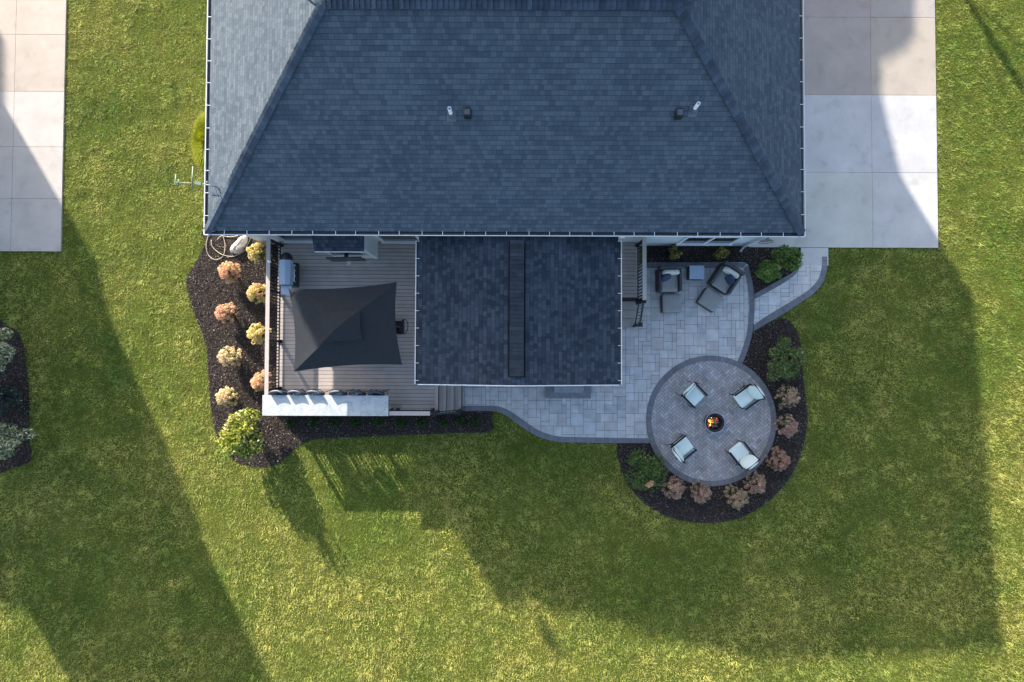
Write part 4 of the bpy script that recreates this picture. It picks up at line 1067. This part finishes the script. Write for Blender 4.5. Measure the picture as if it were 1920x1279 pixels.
for i, px in enumerate((546, 588, 627, 668, 706, 751, 790, 829, 864, 890)):
    shrub('small_plant', px, 790+(i % 2)*2, (.24, .22, .2), 420, .03, (.012, .035, .008), (.04, .085, .02), 'low green plant below the deck, %s from the left in its row' % ('first second third fourth fifth sixth seventh eighth ninth tenth'.split()[i]), 'plant', GP, seed=20+i, lumps=6)
# ornamental grass by the left eave
x, y = Q(383, 262, .4); og = thing('ornamental_grass', 'bright yellow green ornamental grass clump under the left gutter', 'plant', (x, y, 0))
n_ = 9000; r_ = np.random.default_rng(77); a = r_.uniform(0, 2*math.pi, n_); rr = r_.random(n_)**.6
B = np.stack([rr*.25*np.cos(a), rr*.5*np.sin(a), np.zeros(n_)], 1); T = np.stack([rr*.62*np.cos(a), rr*1.15*np.sin(a), r_.uniform(.25, .6, n_)*(1.1-.6*rr)], 1)+r_.normal(0, .05, (n_, 3))
mid = (B+T)/2+np.array([0, 0, .16]); wv_ = np.stack([-np.sin(a), np.cos(a), np.zeros(n_)], 1)*.009
V = np.concatenate([np.stack([B-wv_, B+wv_, mid+wv_, mid-wv_], 1), np.stack([mid-wv_, mid+wv_, T, T-wv_*.3], 1)])
tt = r_.random((n_, 1)); C = np.array([.16, .22, .01])*(1-tt)+np.array([.36, .36, .02])*tt; C = np.concatenate([C, C])
fastmesh('foliage', 'grass_blade', V, 4, C, og)
v = MB(); v.lathe([(.0, .0), (.12, 0), (.08, .1), (0, .12)]); v.build('crown', 'bark', og)
# bushes at the far left edge, sunlit highlights painted into pale leaves
for i, (px, py, R3, lab) in enumerate(((-8, 655, (.75, .85, 1.2), 'bush at the left edge with sunlight painted into pale leaves, upper of two'), (4, 828, (1.0, .75, 1.1), 'bush at the left edge with sunlight painted into pale leaves, lower and wider'), (8, 745, (.75, .7, .5), 'low dark bush in shade between the two pale bushes at the left edge'))):
    dark = i == 2
    shrub('bush', px, py, R3, 6500 if not dark else 3000, .035, (.05, .08, .04) if not dark else (.02, .035, .03), (.34, .38, .22) if not dark else (.06, .08, .07), lab, 'bush', seed=60+i, tips=((.75, .72, .55), .22 if not dark else .02), lumps=16)

# added leaf canopy, unseen, placed for lawn shade; a bare tree follows
def hit(u_, v_): return (.858*u_+.514*v_, -.514*u_+.858*v_)
def tree(name, label, clumps, trunk, n_, size, seed, c1=(.03, .06, .012), c2=(.09, .13, .03)):
    t_ = thing(name, label, 'tree', (trunk[0], trunk[1], 0))
    r = np.random.default_rng(seed); Vs, Cs = [], []
    for (cx, cy, cz, ra, rb, rc) in clumps:
        m_ = n_; d = r.normal(size=(m_, 3)); d /= np.linalg.norm(d, axis=1, keepdims=True)
        P = np.array([cx-trunk[0], cy-trunk[1], cz])+d*np.array([ra, rb, rc])*(r.random((m_, 1))**.35)
        Vs.append(quads(P, d+r.normal(size=(m_, 3))*.6, r.uniform(.6, 1.3, m_)*size, 1.4)); q = r.random((m_, 1)); Cs.append(np.array(c1)*(1-q)+np.array(c2)*q)
    fastmesh('crown', 'leaf', np.concatenate(Vs), 4, np.concatenate(Cs), t_)
    v = MB(); zt = max(c[2] for c in clumps); v.tube([(0, 0, 0), (.05, .03, zt*.5), (.0, .1, zt*.9)], [.16, .11, .04], 10)
    v.tube([(c[0]-trunk[0], c[1]-trunk[1], c[2]+.1) for c in clumps if c[3] > .3], [.02+.005*i for i in range(len([1 for c in clumps if c[3] > .3]))], 6)
    v.build('trunk', 'bark', t_)
def ray_at(px, py, z): return (*src(px, py, z), z)
cl = []
def clump(u_, v_, ra, rc, z=11):
    gx_, gy_ = hit(u_, v_); L = z/math.tan(SUN_EL); cl.append((gx_/48-SX*L, -gy_/48-SY*L, z, ra, ra, rc))
for u_ in (-234, -225): 
    for v_ in (150, 205, 260, 310, 350): clump(u_, v_, .5, .45)
for k in range(12): clump(-216+22*k, 503+1.01*(-216+22*k), .55, 1.04)
clump(-210, 486, .17, .26)  # detached tuft added for a lone streak of shade on the lawn
for k in range(12): clump(-222+22*k, 360+1.01*(-222+22*k), .45, .33)
tree('shade_canopy', 'added unseen leaf canopy casting shade on the lawn from beyond the roof', cl, (cl[21][0], cl[21][1]), 1500, .11, 5)  # foliage added out of view to shade umbrella, porch and lawn
# slender bare tree by the street
bx, by = 12.0, 24.0
t_ = thing('bare_tree', 'tall slender tree beside the front of the right driveway', 'tree', (bx, by, 0))
v = MB(); v.tube([(0, 0, 0), (.03, 0, 3), (-.04, .05, 6), (0, .1, 8.2)], [.17, .16, .14, .06], 9)
for zz, aa, ln_ in ((4.6, .3, 1.5), (5.2, 3.4, 1.3), (5.9, 1.2, 1.4), (6.5, 4.4, 1.2), (7.1, 2.3, 1)):
    v.tube([(0, .02, zz), (ln_*.5*math.cos(aa), ln_*.5*math.sin(aa), zz+.8), (ln_*.7*math.cos(aa), ln_*.7*math.sin(aa), zz+1.7)], [.045, .03, .01], 6)
v.build('trunk', 'bark', t_)
